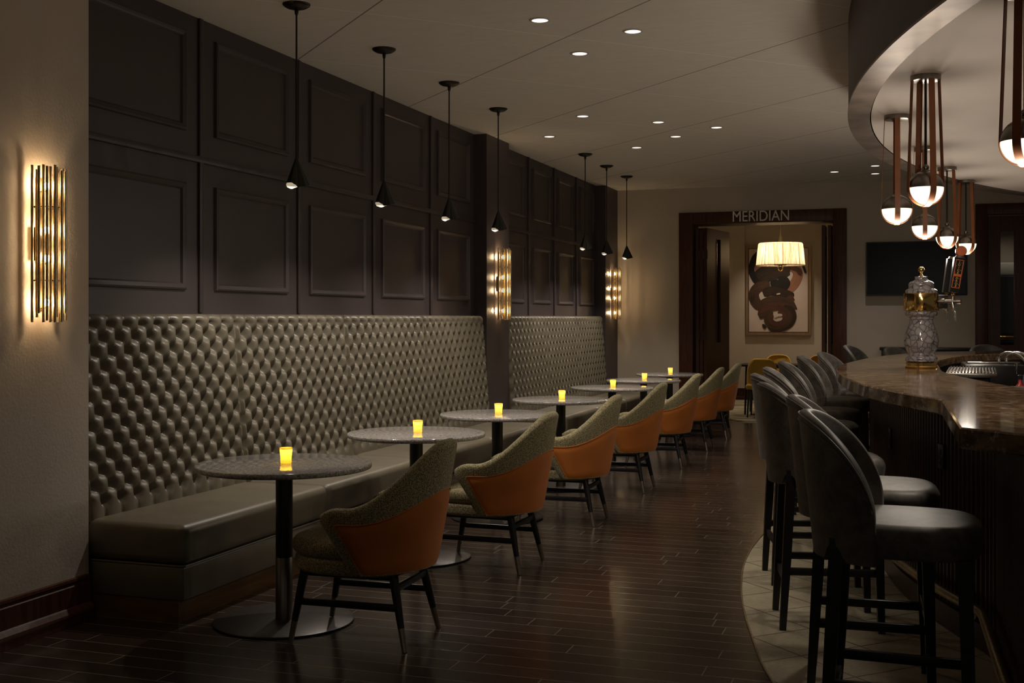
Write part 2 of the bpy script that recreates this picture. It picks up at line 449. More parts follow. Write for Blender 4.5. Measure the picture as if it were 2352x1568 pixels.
leaf('door_3', .925, YF+.08, 0, .46, 2.72)
leaf('door_3', 1.387, YF+.08, 0, .46, 2.72)
leaf('door_3', 1.850, YF+.08, 0, .46, 2.72)
# behind the right hand door
struct(MB().box(.55, 6.3, 17.6, 17.7, 0, CEIL), 'wall_corridor', 'paint_far', smooth=False)
tag(MB().rbox(.9, 2.6, 17.40, 17.58, 0, 2.02, .01, 1).build('tall_cupboard', 'black_wood'), 'dark tall cupboard seen through the glass of the right-hand door', 'cupboard')
tag(MB().rbox(.9, 2.6, 17.42, 17.57, 2.024, 2.20, .02, 2).build('folded_blind', 'linen_blind'), 'pale folded blind above the dark cupboard behind the door glass', 'blind')
tag(MB().rod((.95, YF+.19, 1.19), (1.75, YF+.19, 1.19), .022, n=12).rod((1.0,YF+.105,1.19),(1.0,YF+.19,1.19),.012).rod((1.7,YF+.105,1.19),(1.7,YF+.19,1.19),.012).build('push_bar', 'brass'), 'brass push bar behind the glass of the dark door', 'push bar')

# ------------------------------------------------------------------ bar soffit
CX, CY, R0 = 8.84, 7.76, 9.2
A0, A1 = PI-math.radians(62), PI+math.radians(62)
def arc(r, z, n=120): return [(CX+r*math.cos(A0+(A1-A0)*k/n), CY+r*math.sin(A0+(A1-A0)*k/n), z) for k in range(n+1)]
ZS = 2.65
sof = bpy.data.objects.new('ceiling_soffit', None); COL.objects.link(sof); sof['kind'] = 'structure'
MB().grid([arc(R0,ZS+.012),arc(R0,CEIL+.02),arc(R0-.05,CEIL+.02),arc(R0-.05,ZS+.012)], closed_v=True).build('fascia', 'soffit_wood', sof)
MB().grid([arc(R0+.004,ZS),arc(R0+.004,ZS+.012),arc(R0-.125,ZS+.012),arc(R0-.125,ZS)], closed_v=True).build('rim', 'rim_bronze', sof)
a = arc(R0-.132, ZS+.012); cpt = [(p[0],p[1]) for p in a]
MB().prism(cpt, ZS+.010, ZS+.06).build('ceiling_panel', 'soffit_white', sof, smooth=False)
SZ = ZS+.010

# ------------------------------------------------------------------ banquettes
BX0, BX1 = -3.755, -3.835    # front of back at seat and at top
ZSEAT, ZTOP = .45, 1.462
def back_mesh(L, nt, res):
    su = L/nt; sv = .1465
    NU, NV = nt*res, int(1.0/sv*res*1.15)
    q0 = .09/sv           # first button row above the seat
    nrow = 12             # half rows
    qtop = q0+nrow*.5
    H = ZTOP-ZSEAT
    r = .045
    rows = []
    def pt(u, v):
        # v arc length from the seat
        vmax = H-r
        if v <= vmax:
            k = v/H; return BX0+(BX1-BX0)*k, ZSEAT+v, (1, .07)
        a = min(1, (v-vmax)/(r*PI/2))*PI/2
        xb = BX0+(BX1-BX0)*vmax/H
        return xb-r*(1-math.cos(a)), ZSEAT+vmax+r*math.sin(a), (math.cos(a), math.sin(a))
    vtot = H-r+r*PI/2
    for j in range(NV+1):
        v = vtot*j/NV; row = []
        q = v/sv
        for i in range(NU+1):
            u = L*i/NU; p = u/su
            if q < q0:
                h = abs(math.sin(PI*p))**.62; ph = 0; qq = q0-q
                dip = math.exp(-(((p-round(p))*su)**2+(qq*sv)**2)/(.028**2))
            elif q > qtop:
                ph = .5 if nrow % 2 else 0
                h = abs(math.sin(PI*(p-ph)))**.62; qq = q-qtop
                dip = math.exp(-(((p-ph-round(p-ph))*su)**2+(qq*sv)**2)/(.028**2))
                h = lerp(h, 1, sstep(.25, .62, qq)*.75)
            else:
                s, t = p+(q-q0), p-(q-q0)
                h = (abs(math.sin(PI*s))*abs(math.sin(PI*t)))**.40
                best = 9
                for ds in (math.floor(s), math.ceil(s)):
                    for dt in (math.floor(t), math.ceil(t)):
                        du = (s-ds+t-dt)/2*su; dv = (s-ds-(t-dt))/2*sv
                        best = min(best, du*du+dv*dv)
                dip = math.exp(-best/(.031**2))
            edge = min(p, nt-p)
            ef = sstep(0, .2, edge)
            d = .021*(h-1)-.034*dip
            d = lerp(-.050, d, ef)
            x, z, nn = pt(u, v)
            row.append((x+nn[0]*d, u, z+nn[1]*d))
        rows.append(row)
    # close the top to the wall, and the ends
    rows.append([(XW+.004, L*i/NU, rows[-1][i][2]) for i in range(NU+1)])
    mb = MB().grid(rows)
    for i, fl in ((0, 0), (NU, 1)):
        side = [r_[i] for r_ in rows]
        low = [(XW+.004, p[1], p[2]) for p in side]
        mb.grid([side, low], flip=bool(fl))
    return mb
def rounded_run(y0, y1, x0, x1, z0, z1, rf, re=.0):
    # long cushion with a soft front top edge
    return MB().rbox(x0, x1, y0, y1, z0, z1, rf, 5)
def make_banquette(L, nt, res, label, loc, group):
    t = thing('banquette', label, 'banquette', loc, 0, group)
    back_mesh(L, nt, res).build('backrest', 'leather', t, sharp=3.2, recalc=True)
    MB().rbox(XW+.01, BX0-.055, .002, L-.002, .27, .5, .01, 2).build('back_support', 'leather', t)
    c = MB().rbox(-3.80, -3.222, .004, L-.004, .272, .462, .042, 5)
    c.build('seat_cushion', 'leather', t, sharp=1.2)
    MB().rbox(-3.90, -3.236, .002, L-.002, .105, .268, .012, 3).build('seat_base', 'leather', t)
    MB().tube([(-3.78,.006,.27),(-3.25,.006,.27),(-3.234,.018,.27),(-3.234,L-.018,.27),(-3.25,L-.006,.27)], .005, 8).build('piping', 'leather', t)
    MB().box(-3.90, -3.262, .004, L-.004, 0, .106).build('toe_kick', 'toe_wood', t, smooth=False)
    return t
B1 = make_banquette(1.443, 11, 16, 'tufted leather banquette section nearest, beside the plaster wall with the large sconce', (0,4.735,0), 'banquette sections before the middle pilaster')
nm = ['second tufted banquette section from the plaster wall, behind the second marble table', 'third tufted banquette section from the plaster wall, behind the third marble table', 'fourth tufted banquette section, ending against the middle pilaster']
for k in range(3): dup(B1, (0, 4.735+1.446*(k+1), 0), 0, nm[k])
B2 = make_banquette(1.284, 10, 10, 'tufted banquette section just beyond the middle pilaster sconce', (0,11.235,0), 'banquette sections beyond the middle pilaster')
dup(B2, (0,11.235+1.287,0), 0, 'middle tufted banquette section of the three beyond the pilaster')
dup(B2, (0,11.235+2.574,0), 0, 'farthest tufted banquette section, in the far corner under the last sconce')

# ------------------------------------------------------------------ tables and candles
TY = [4.95, 6.53, 8.0, 9.63, 11.45, 12.92, 14.42]; TX = -2.82
ordn = ['nearest', 'second', 'third', 'fourth', 'fifth', 'sixth', 'seventh and farthest']
def make_table():
    t = thing('bistro_table', '', 'table', (TX,TY[0],0), 0, 'round marble tables along the banquette')
    MB().lathe([(.0,.724),(.405,.724),(.412,.727),(.415,.733),(.415,.744),(.412,.749),(.407,.75),(.0,.75)], 72).build('tabletop', 'granite', t, sharp=.9)
    MB().lathe([(0,.706),(.13,.706),(.15,.715),(.15,.7235),(0,.7235)], 28).build('mounting_plate', 'black_metal', t)
    MB().lathe([(.040,.30),(.040,.7065)], 24).build('column', 'black_metal', t)
    MB().lathe([(.0405,.012),(.0405,.305),(.038,.308)], 24).build('column_sleeve', 'nickel', t)
    MB().lathe([(0,.001),(.326,.001),(.331,.004),(.331,.009),(.324,.012),(.05,.012),(0,.012)], 64).build('base', 'steel_dark', t, sharp=.9)
    return t
T0 = make_table()
tl = ['round grey marble pedestal table nearest, beside the first orange armchair', 'second round marble pedestal table from the plaster wall', 'third round marble pedestal table from the plaster wall', 'fourth round marble pedestal table, the last one before the middle pilaster', 'fifth round marble table, first one past the middle pilaster', 'sixth round marble table, last but one before the doorway wall', 'seventh round marble table, farthest, near the doorway casing']
T0['label'] = tl[0]
for k in range(1, 7): dup(T0, (TX,TY[k],0), 0, tl[k])
def make_candle():
    t = thing('flameless_candle', '', 'candle', (0,0,.75), 0, 'glowing candles on the marble tables')
    MB().lathe([(0,.001),(.025,.001),(.0265,.004),(.0265,.03),(.030,.068),(.0305,.074),(.0285,.074),(.0275,.066),(0,.064)], 28).build('cup', 'candle_wax', t, sharp=1.0)
    MB().lathe([(0,.040),(.005,.044),(.006,.05),(.004,.056),(0,.060)], 10).build('led_tip', 'led_flame', t)
    return t
C0 = make_candle(); C0['label'] = 'glowing yellow candle on the nearest marble table'
C0.location = (TX+.01, TY[0], .75)
for k in range(1, 7): dup(C0, (TX+.01, TY[k], .75), k*.5, 'glowing yellow candle on the %s marble table' % ordn[k])
for k in range(7): point('candle_light', (TX+.01, TY[k], .75+.062), .30, (1,.60,.06), .006)

# ------------------------------------------------------------------ armchairs
def make_armchair():
    t = thing('armchair', '', 'armchair', (0,0,0), 0, 'orange and tweed armchairs along the banquette')
    ZB = .335
    def height(th): return .602+.288*(1-sstep(math.radians(6), math.radians(84), abs(th)))**1.0
    def P(tt, s, off, extra=0.0):
        tht = tt*math.radians(107); thb = tt*math.radians(80)
        h = height(tht)-.040*max(0, (abs(tt)-.84)/.16)**2; z = lerp(ZB, h, s)+extra
        th = lerp(thb, tht, s)
        zz = (z-ZB)/.56
        a = .285+.105*zz; b = .275+.03*min(1, max(0, zz)*2)
        n = Vector((-math.cos(th)/a, math.sin(th)/b, 0)); n.normalize()
        return Vector((-a*math.cos(th), b*math.sin(th), z))+n*off
    NTT = 56; TK = .033
    rows = []
    for i in range(NTT+1):
        tt = -1+2*i/NTT
        e = max(0, (abs(tt)-.91)/.09); tk = TK*math.sqrt(max(.02, 1-e*e*.98))
        row = []
        for s in [0,.15,.3,.45,.6,.75,.88,1]: row.append(P(tt, s*.97, tk))
        for k in range(1, 8):
            a = PI*k/8; row.append(P(tt, .97, tk*math.cos(a), .030*math.sin(a)))
        for s in [1,.88,.75,.6,.45,.3,.15,0]: row.append(P(tt, s*.97, -tk))
        rows.append(row)
    sh = MB().grid(rows, closed_u=True)
    n = len(rows[0]); b = 0
    sh.f.append(list(range(n))); sh.mi.append(0); b = NTT*n; sh.f.append([b+k for k in range(n)][::-1]); sh.mi.append(0)
    sh.build('backrest', 'tweed', t, sharp=1.2)
    # orange outer panel
    rows = []; NS = 10
    def bound(tt):
        th = tt*math.radians(107); h = height(th)
        zb = .556+.125*(1-sstep(math.radians(4), math.radians(80), abs(th)))
        return (zb-ZB)/(h-ZB)
    for i in range(NTT+1):
        tt = (-1+2*i/NTT)*.89
        rows.append([P(tt, bound(tt)*s/NS, TK+.006-(.007 if s in (0, NS) or i in (0, NTT) else 0)) for s in range(NS+1)])
    MB().grid(rows).build('outer_panel', 'orange_velvet', t, sharp=1.2)
    pp = [P((-1+2*i/NTT)*.89, bound((-1+2*i/NTT)*.89), TK+.002) for i in range(NTT+1)]
    pl = [P(-.89, bound(-.89)*s/8, TK+.002) for s in range(8)]
    pr_ = [P(.89, bound(.89)*s/8, TK+.002) for s in range(7,-1,-1)]
    MB().tube(pl+pp+pr_, .003, 8).build('piping', 'orange_velvet', t)
    # bottom board of the shell and seat
    def plan(k, N, ax0, ax1, by, ex=2.6):
        a = 2*PI*k/N; c, s = math.cos(a), math.sin(a)
        ax = ax1 if c > 0 else ax0
        return Vector((ax*math.copysign(abs(c)**(2/ex), c), by*math.copysign(abs(s)**(2/ex), s), 0))
    def pillow(z0, z1, ax0, ax1, by, r, crown=0.0, N=48):
        prof = [(-r*1.0,0)] ; rows = []
        sec = []
        for k in range(7):
            a = PI/2*k/6; sec.append((-r*(1-math.sin(a)), z0+r*(1-math.cos(a))))
        for k in range(7):
            a = PI/2*k/6; sec.append((-r*(1-math.cos(a)), z1-r*(1-math.sin(a))))
        rows = [[(0,0,z0)]*N]
        for o, z in sec: rows.append([plan(k,N,ax0+o,ax1+o,by+o)+Vector((0,0,z)) for k in range(N)])
        for sc, zc in ((.6, .7),(.3, .93),(0, 1)):
            rows.append([plan(k,N,(ax0-r)*sc,(ax1-r)*sc,(by-r)*sc)+Vector((0,0,z1+crown*zc)) for k in range(N)])
        return MB().grid(rows, closed_u=True)
    pillow(.385, .465, .245, .330, .262, .035, .018).build('seat_cushion', 'tweed', t, sharp=1.4, weld=True)
    pillow(.318, .388, .265, .315, .262, .02).build('seat_base', 'tweed', t, sharp=1.4, weld=True)
    for x0, y0, x1, y1 in ((.215,.19,.275,.212),(.215,-.19,.275,-.212),(-.195,.165,-.268,.21),(-.195,-.165,-.268,-.21)):
        top, bot = Vector((x0,y0,.33)), Vector((x1,y1,.0)); mid = lerp(top, bot, .70)
        lg = MB().tube([top, lerp(top,bot,.35), mid], [.021,.019,.0148], 14).build('leg', 'black_wood', t)
        MB().tube([mid, bot], [.0150,.0118], 14).build('ferrule', 'ferrule', lg)
    def at(x0,y0,x1,y1,z): k = 1-z/.33; return Vector((lerp(x0,x1,k), lerp(y0,y1,k), z))
    for s in (1,-1):
        MB().rbox(-.225,.245,-.011,.011,-.015,.015,.005,2,T=Matrix.Translation((0,s*.198,.185))).build('stretcher', 'black_wood', t)
    MB().rbox(-.011,.011,-.18,.18,-.014,.014,.005,2,T=Matrix.Translation((-.214,0,.262))).build('stretcher', 'black_wood', t)
    MB().rbox(-.19,.235,-.185,.185,.296,.322,.006,2).build('seat_rail', 'black_wood', t)
    return t
CHY = [4.845, 6.465, 8.05, 9.69, 11.35, 12.89, 14.25]; CHX = -2.335
crot = [2, -1, 1, 0, 1, -1, 1]
A = make_armchair(); A.location = (CHX,CHY[0],0); A.rotation_euler = (0,0,PI+math.radians(crot[0]))
al = ['orange-backed tweed armchair nearest, at the first marble table', 'second orange-backed tweed armchair, drawn up to the second marble table', 'third orange-backed tweed armchair, at the third marble table', 'fourth orange-backed tweed armchair, halfway along the row', 'fifth orange-backed tweed armchair, at the first table past the pilaster', 'sixth orange-backed tweed armchair, last but one in the row', 'seventh orange-backed tweed armchair, farthest, near the carpeted doorway']
A['label'] = al[0]
chairs = [A]+[dup(A, (CHX,CHY[k],0), PI+math.radians(crot[k]), al[k]) for k in range(1, 7)]
for k, ch in enumerate(chairs):     # a front leg may stand on the flat round table base
    for lg in ch.children:
        if lg.name.startswith('leg'):
            m_ = lg.data.vertices; c_ = lg.children[0].data.vertices
            f_ = min((v.co for v in c_), key=lambda q: q.z); a_ = ch.rotation_euler.z
            wx = ch.location.x+f_.x*math.cos(a_)-f_.y*math.sin(a_); wy = ch.location.y+f_.x*math.sin(a_)+f_.y*math.cos(a_)
            if math.hypot(wx-TX, wy-TY[k]) < .352: lg.scale.z = (.33-.0165)/.33; lg.location.z = .0165

# ------------------------------------------------------------------ bar stools
def make_stool():
    t = thing('bar_stool', '', 'bar stool', (0,0,0), 0, 'grey velvet barrel-back stools around the bar')
    TM = math.radians(78); TK = .023
    def height(tt): return .80+.312*(1-abs(tt)**2.5)**.62
    def zlow(tt):
        th = abs(tt)*TM; return .664+.05*math.exp(-((th-math.radians(46))/math.radians(8.5))**4)
    def P(tt, s, off, extra=0):
        th = tt*TM; z0 = zlow(tt); z = lerp(z0, height(tt), s)+extra
        k = (z-.63)/.5
        a = .238+.055*k; b = .236+.012*k
        n = Vector((-math.cos(th)/a, math.sin(th)/b, 0)); n.normalize()
        return Vector((-a*math.cos(th)+.01, b*math.sin(th), z))+n*off
    NTT = 72; rows = []
    ts = [math.sin(PI/2*(-1+2*i/NTT)) for i in range(NTT+1)]
    for tt in ts:
        tt = max(-1, min(1, tt))
        e = max(0, (abs(tt)-.95)/.05); tk = TK*math.sqrt(max(.03, 1-e*e*.97))
        row = [P(tt, s, tk) for s in (0,.12,.25,.4,.55,.7,.85,1)]
        for k in range(1, 8):
            a = PI*k/8; row.append(P(tt, 1, tk*math.cos(a), .019*math.sin(a)))
        row += [P(tt, s, -tk) for s in (1,.85,.7,.55,.4,.25,.12,0)]
        rows.append(row)
    b = MB().grid(rows, closed_u=True); n = len(rows[0])
    b.f.append(list(range(n))); b.mi.append(0); q = NTT*n; b.f.append([q+k for k in range(n)][::-1]); b.mi.append(0)
    b.build('backrest', 'stool_velvet', t, sharp=1.3)
    for off, dz in ((TK-.001,.007),(TK+.001,-.012)):
        MB().tube([P(max(-1,min(1,tt))*.985, 1, off, dz) for tt in ts], .0042, 8).build('piping', 'stool_velvet', t)
    # seat
    def plan(k, N, ax0, ax1, by, ex=3.2):
        a = 2*PI*k/N; c, s = math.cos(a), math.sin(a); ax = ax1 if c > 0 else ax0
        e = ex if c > 0 else 2.1
        return Vector((ax*math.copysign(abs(c)**(2/e), c), by*math.copysign(abs(s)**(2/e), s), 0))
    N = 56; r = .04; rows = [[(0,0,.688)]*N, [plan(k,N,.222,.262,.232)+Vector((0,0,.688)) for k in range(N)]]
    rows.append([plan(k,N,.226,.268,.238)+Vector((0,0,.698)) for k in range(N)])
    rows.append([plan(k,N,.226,.274,.240)+Vector((0,0,.735)) for k in range(N)])
    for k2 in range(7):
        a = PI/2*k2/6; o = -r*(1-math.cos(a))
        rows.append([plan(k,N,.226+o,.275+o,.240+o)+Vector((0,0,.752+r*math.sin(a))) for k in range(N)])
    for sc, zc in ((.65,.6),(.35,.9),(0,1)):
        rows.append([plan(k,N,.186*sc,.235*sc,.20*sc)+Vector((0,0,.792+.014*zc)) for k in range(N)])
    MB().grid(rows, closed_u=True).build('seat', 'stool_velvet', t, sharp=1.4, weld=True)
    legs = [(.215,.185,.235,.195),(.215,-.185,.235,-.195),(-.165,.175,-.205,.19),(-.165,-.175,-.205,-.19)]
    for x0,y0,x1,y1 in legs:
        MB().tube([(x0,y0,  .735 if x0<0 else .692),(lerp(x0,x1,.5),lerp(y0,y1,.5),.35),(x1,y1,0)], [.031,.028,.021], 4).build('leg', 'black_wood', t, smooth=False)
    for s in (1,-1): MB().rbox(-.185,.225,-.011,.011,-.017,.017,.004,2,T=Matrix.Translation((0,s*.1875,.27))).build('stretcher', 'black_wood', t)
    MB().rbox(-.011,.011,-.18,.18,-.017,.017,.004,2,T=Matrix.Translation((-.188,0,.22))).build('stretcher', 'black_wood', t)
    fr = MB().rbox(-.013,.013,-.18,.18,-.02,.02,.004,2,T=Matrix.Translation((.226,0,.30))).build('footrest', 'black_wood', t)
    MB().rbox(-.015,.015,-.165,.165,0,.004,.0015,1,T=Matrix.Translation((.226,0,.320))).build('kick_plate', 'brass_aged', fr)
    return t
ST = make_stool()
def rot(fx, fy): return math.atan2(fy, fx)
st = [((-.34,4.06),(1,-.03),'grey velvet bar stool nearest in the photo, before the corner of the bar counter'),
      ((-.455,4.82),(1,.05),'second bar stool from the front corner of the bar counter'),
      ((-.675,5.70),(.98,.19),'third bar stool from the front corner of the bar counter'),
      ((-.82,6.60),(.97,.24),'fourth bar stool from the front corner of the bar counter'),
      ((-.86,7.50),(.99,.12),'fifth bar stool from the front corner of the bar counter'),
      ((-.88,8.60),(1,.03),'sixth bar stool from the front corner of the bar counter'),
      ((-.86,9.85),(1,-.05),'seventh bar stool from the front corner, where the counter bulges farthest'),
      ((-.77,10.95),(.98,-.2),'eighth bar stool from the front corner, half hidden by the counter edge'),
      ((-.70,14.10),(.95,-.3),'teal-edged bar stool standing apart by the doorway casing'),
      ((-.20,12.95),(.80,-.60),'bar stool behind the counter under the left end of the television'),
      ((.80,14.55),(.35,-.94),'bar stool showing only its back rim before the dark right-hand door')]
for k, ((x,y),(fx,fy),lb) in enumerate(st):
    L = math.hypot(fx, fy); fx /= L; fy /= L
    loc = (x+fx*.29, y+fy*.29, .004 if k < 8 else .0045)
    if k == 8: loc = (loc[0], loc[1], 0)
    if k == 0: ST.location = loc; ST.rotation_euler = (0,0,rot(fx,fy)); ST['label'] = lb
    else: dup(ST, loc, rot(fx,fy), lb)

# ------------------------------------------------------------------ bar
ZBAR = 1.095
near_o = [(1.45,2.67),(.32,3.80),(.151,3.97),(.126,5.32)]
arc_o = [(.126,5.32),(.003,5.62),(-.132,6.02),(-.281,6.62),(-.415,7.6),(-.482,8.45),(-.470,9.2),(-.42,9.83),(-.29,10.93),(-.047,12.0),(.30,12.75),(.80,13.30),(1.5,13.75),(2.6,14.05)]
near_i = [(2.2,3.42),(1.15,4.45),(1.05,4.62),(.80,5.40)]
arc_i = [(.80,5.40),(.66,5.80),(.56,6.15),(.43,6.70),(.275,7.5),(.205,8.1),(.20,8.95),(.20,9.8),(.30,10.8),(.52,11.75),(.85,12.35),(1.25,12.75),(1.8,13.05),(2.8,13.3)]
def pl(near, arcp): return [Vector(p) for p in near[:-1]]+spline(arcp, 8)
OUT, INN = pl(near_o, arc_o), pl(near_i, arc_i)
def slab(O, I, z0, z1):
    e = .006
    def inset(A, B): return [a+(b-a).normalized()*e for a, b in zip(A, B)]
    O2, I2 = inset(O, I), inset(I, O)
    ring = [(O,z0+e),(O,z1-e),(O2,z1),(I2,z1),(I,z1-e),(I,z0+e),(I2,z0),(O2,z0)]
    rows = [[(p.x,p.y,z) for p in A_] for A_, z in ring]
    mb = MB().grid(rows, closed_v=True); n = len(O)
    mb.f.append([k*n for k in range(8)]); mb.mi.append(0); mb.f.append([k*n+n-1 for k in range(8)][::-1]); mb.mi.append(0)
    return mb
bt = slab(OUT, INN, ZBAR-.068, ZBAR).build('bar_countertop', 'bar_stone', sharp=.5)
tag(bt, 'brown stone bar countertop curving round the bar, with a thick polished edge', 'countertop')
def offset(A, d):
    out = []
    for i, p in enumerate(A):
        t = (A[min(i+1,len(A)-1)]-A[max(i-1,0)]).normalized(); nrm = Vector((t.y, -t.x))
        out.append(p+nrm*d)
    return out
def resample(A, step):
    out = [A[0]]; acc = 0
    for a, b in zip(A, A[1:]):
        L = (b-a).length; p = step-acc
        while p <= L: out.append(a+(b-a)*(p/L)); p += step
        acc = (acc+L) % step
    return out
bar = thing('bar_counter', 'dark ribbed wooden bar front below the brown stone countertop', 'bar')
FR = resample(offset(OUT, .22), .011)
FB = offset(FR, .0)
rib = []
for i, p in enumerate(FR):
    k = i % 4; d = 0 if k in (0,1) else .012
    t = (FR[min(i+1,len(FR)-1)]-FR[max(i-1,0)]).normalized(); rib.append(p+Vector((t.y,-t.x))*d)
zt = ZBAR-.0685
MB().grid([[(p.x,p.y,.10) for p in rib],[(p.x,p.y,zt) for p in rib]]).build('front_panel', 'mahogany_dark', bar, smooth=False, recalc=False)
INB = offset(INN, -.02)
MB().grid([[(p.x,p.y,.004) for p in INB],[(p.x,p.y,zt) for p in INB]]).build('inner_panel', 'black_metal', bar, smooth=False)
PL = offset(OUT, .205); MB().grid([[(p.x,p.y,.0045) for p in PL],[(p.x,p.y,.115) for p in PL],[(p.x,p.y,.115) for p in offset(OUT,.24)]]).build('plinth', 'mahogany_dark', bar, smooth=False)
RL = offset(OUT, .165); MB().tube([(p.x,p.y,.19) for p in RL], .021, 12).build('foot_rail', 'brass_aged', bar)
for i in range(6, len(RL), 14):
    p, q = RL[i], PL[i]
    MB().rod((p.x,p.y,.19),(q.x,q.y,.15),.012,n=8).lathe([(0,0),(.026,0),(.026,.008)],12,(0,0,0),T=Matrix.Translation((q.x,q.y,.15)) @ Vector((p.x-q.x,p.y-q.y,0)).to_track_quat('Z','Y').to_matrix().to_4x4()).build('rail_bracket', 'brass_aged', bar)
def outlet(y, z):
    A_ = offset(OUT, .215)
    i = min(range(4, len(A_)), key=lambda k: abs(A_[k].y-y) + (99 if k > 60 else 0))
    p = A_[i]; t = (A_[i+1]-A_[i-1]).normalized(); T = Matrix.Translation((p.x,p.y,z)) @ Matrix.Rotation(math.atan2(t.y,t.x), 4, 'Z')
    o = MB().rbox(-.036,.036,-.006,.006,-.058,.058,.004,2,T=T).build('outlet_plate', 'tap_black', bar)
    MB().rbox(-.014,.014,-.0095,.0095,.01,.036,.004,2,T=T).rbox(-.014,.014,-.0095,.0095,-.036,-.01,.004,2,T=T).build('socket', 'black_metal', o)
outlet(6.85, .77); outlet(5.85, .79)

# underbar
ub = thing('underbar_counter', 'dark metal underbar work counter inside the bar behind the drip tray', 'counter')
UI, UO = offset(INN, .045), offset(INN, .62)
sub = slice(6, 66)
slab(UI[sub], UO[sub], .84, .88).build('worktop', 'steel_dark', ub, sharp=.5)
slab(offset(INN,.06)[sub], offset(INN,.58)[sub], .004, .838).build('cabinet', 'black_metal', ub, sharp=.5)
dt = thing('drip_tray', 'ribbed steel drip tray beside the ceramic beer tower', 'drip tray', (.42,9.05,0), math.radians(-3))
MB().rbox(-.165,.165,-.50,.50,1.035,1.066,.006,2).build('pan', 'nickel', dt)
g = MB()
for k in range(15):
    x = -.146+.292*k/14; g.rbox(x-.0062,x+.0062,-.485,.485,1.0665,1.075,.002,1)
g.build('grate', 'chrome', dt)
MB().rbox(-.12,.12,-.42,.42,.881,1.034,.01,1).build('stand', 'black_metal', dt)
sk = thing('bar_faucet', 'black bar sink housing with two bent chrome faucet tubes', 'faucet', (.74,10.35,0))
MB().rbox(-.33,.12,-.35,.35,.881,1.07,.015,2).build('housing', 'black_metal', sk)
MB().rbox(-.30,.10,-.10,.10,1.071,1.085,.005,2).build('deck_plate', 'chrome', sk)
for dx in (0, .055):
    MB().tube(spline([(-.06+dx,-.12,1.084),(-.05+dx,-.12,1.14),(.02+dx,-.16,1.165),(.10+dx,-.22,1.13),(.15+dx,-.27,1.04),(.16+dx,-.29,.96)],6), .011, 10).build('spout', 'chrome', sk)
MB().rod((.05,-.34,1.0),(.05,-.34,1.09),.012).rod((.05,-.36,1.03),(.05,-.29,1.03),.010).build('valve', 'chrome', sk)
cd = thing('bar_caddy', 'small tilted button panel with pale knobs lying by the inner counter edge', 'button panel', (.60,7.05,.881), math.radians(15))
MB().rbox(-.10,.10,-.22,.22,0,.16,.01,2).build('housing', 'black_metal', cd)
MB().rbox(-.09,.09,-.2,.2,.16,.172,.004,2).build('face', 'steel_dark', cd)
for k in range(5): MB().lathe([(0,.018),(.010,.016),(.013,.008),(.013,0)],12,(.055,-.16+k*.07,.172)).build('knob', 'white_plastic', cd)
def bottle(x, y, z, h, r, mat, cap, label):
    b = thing('bottle', label, 'bottle', (x,y,z), 0, 'bottles standing on the underbar counter')
    MB().lathe([(0,0),(r*.95,0),(r,.006),(r,h*.55),(r*.85,h*.64),(r*.36,h*.74),(r*.34,h*.9),(0,h*.9)],18).build('glass', mat, b)
    MB().lathe([(r*.42,h*.86),(r*.42,h*.985),(r*.3,h),(0,h)],14).build('cap', cap, b)
bottle(.72,8.30,.881,.27,.040,'tap_blue','red_plastic','dark bottle with a red cap at the right edge of the photo, inside the bar')
bottle(.66,8.05,.881,.20,.036,'red_plastic','tap_black','short red bottle before the dark bottle, inside the bar')

# beer tower
def soft(prof): return [(p.x, p.y) for p in spline(prof, 4)]
tw = thing('beer_tower', 'crackle-glazed ceramic beer tower with brass drum on the stone countertop', 'beer tower', (.075,8.62,ZBAR))
MB().lathe([(0,.0),(.106,.0),(.108,.008),(.102,.016),(.102,.036),(.097,.044),(.090,.046),(0,.046)],48).build('base_ring', 'brass', tw, sharp=.5)
MB().lathe(soft([(0,.046),(.100,.046),(.106,.056),(.106,.070),(.097,.082),(.091,.088),(.094,.098),(.089,.106),(.103,.135),(.113,.175),(.113,.205),(.104,.25),(.088,.295),(.079,.325),(.078,.345),(.086,.352),(.082,.362),(.102,.376),(.108,.388),(.104,.400),(.088,.406),(0,.406)]),56).build('urn', 'crackle', tw, sharp=1.2)
MB().lathe([(0,.404),(.085,.404),(.085,.410),(.114,.410),(.116,.414),(.116,.528),(.114,.534),(.104,.534),(.104,.530),(0,.530)],56).build('drum', 'brass', tw, sharp=.5)
MB().lathe(soft([(.104,.530),(.106,.545),(.104,.556),(.088,.566),(.084,.572),(.084,.582),(.084,.600),(.076,.614),(.058,.622),(.046,.628),(.042,.636),(.042,.650),(.038,.654),(0,.654)]),48).build('dome', 'crackle', tw, sharp=1.2)
MB().lathe([(0,.652),(.020,.654),(.010,.664),(.006,.676),(.009,.682),(.019,.690),(.0225,.702),(.019,.716),(.010,.723),(0,.725)],24).build('finial', 'brass', tw)
MB().rbox(.08,.165,-.06,.06,.422,.522,.01,2,T=Matrix.Rotation(math.radians(14),4,'Z')).build('manifold', 'steel_dark', tw)
tw.scale = (1,1,.965)
def text_mesh(body, size, mat, name, parent, T, depth=.002, align='CENTER'):
    cu = bpy.data.curves.new(name, 'FONT'); cu.body = body; cu.size = size; cu.extrude = depth; cu.align_x = align; cu.align_y = 'CENTER'
    o = bpy.data.objects.new(name, cu); COL.objects.link(o); dg = bpy.context.evaluated_depsgraph_get()
    me = bpy.data.meshes.new_from_object(o.evaluated_get(dg)); bpy.data.objects.remove(o); bpy.data.curves.remove(cu)
    me.name = name; me.transform(T); me.materials.clear(); me.materials.append(M[mat])
    q = bpy.data.objects.new(name, me); COL.objects.link(q); q.parent = parent; return q
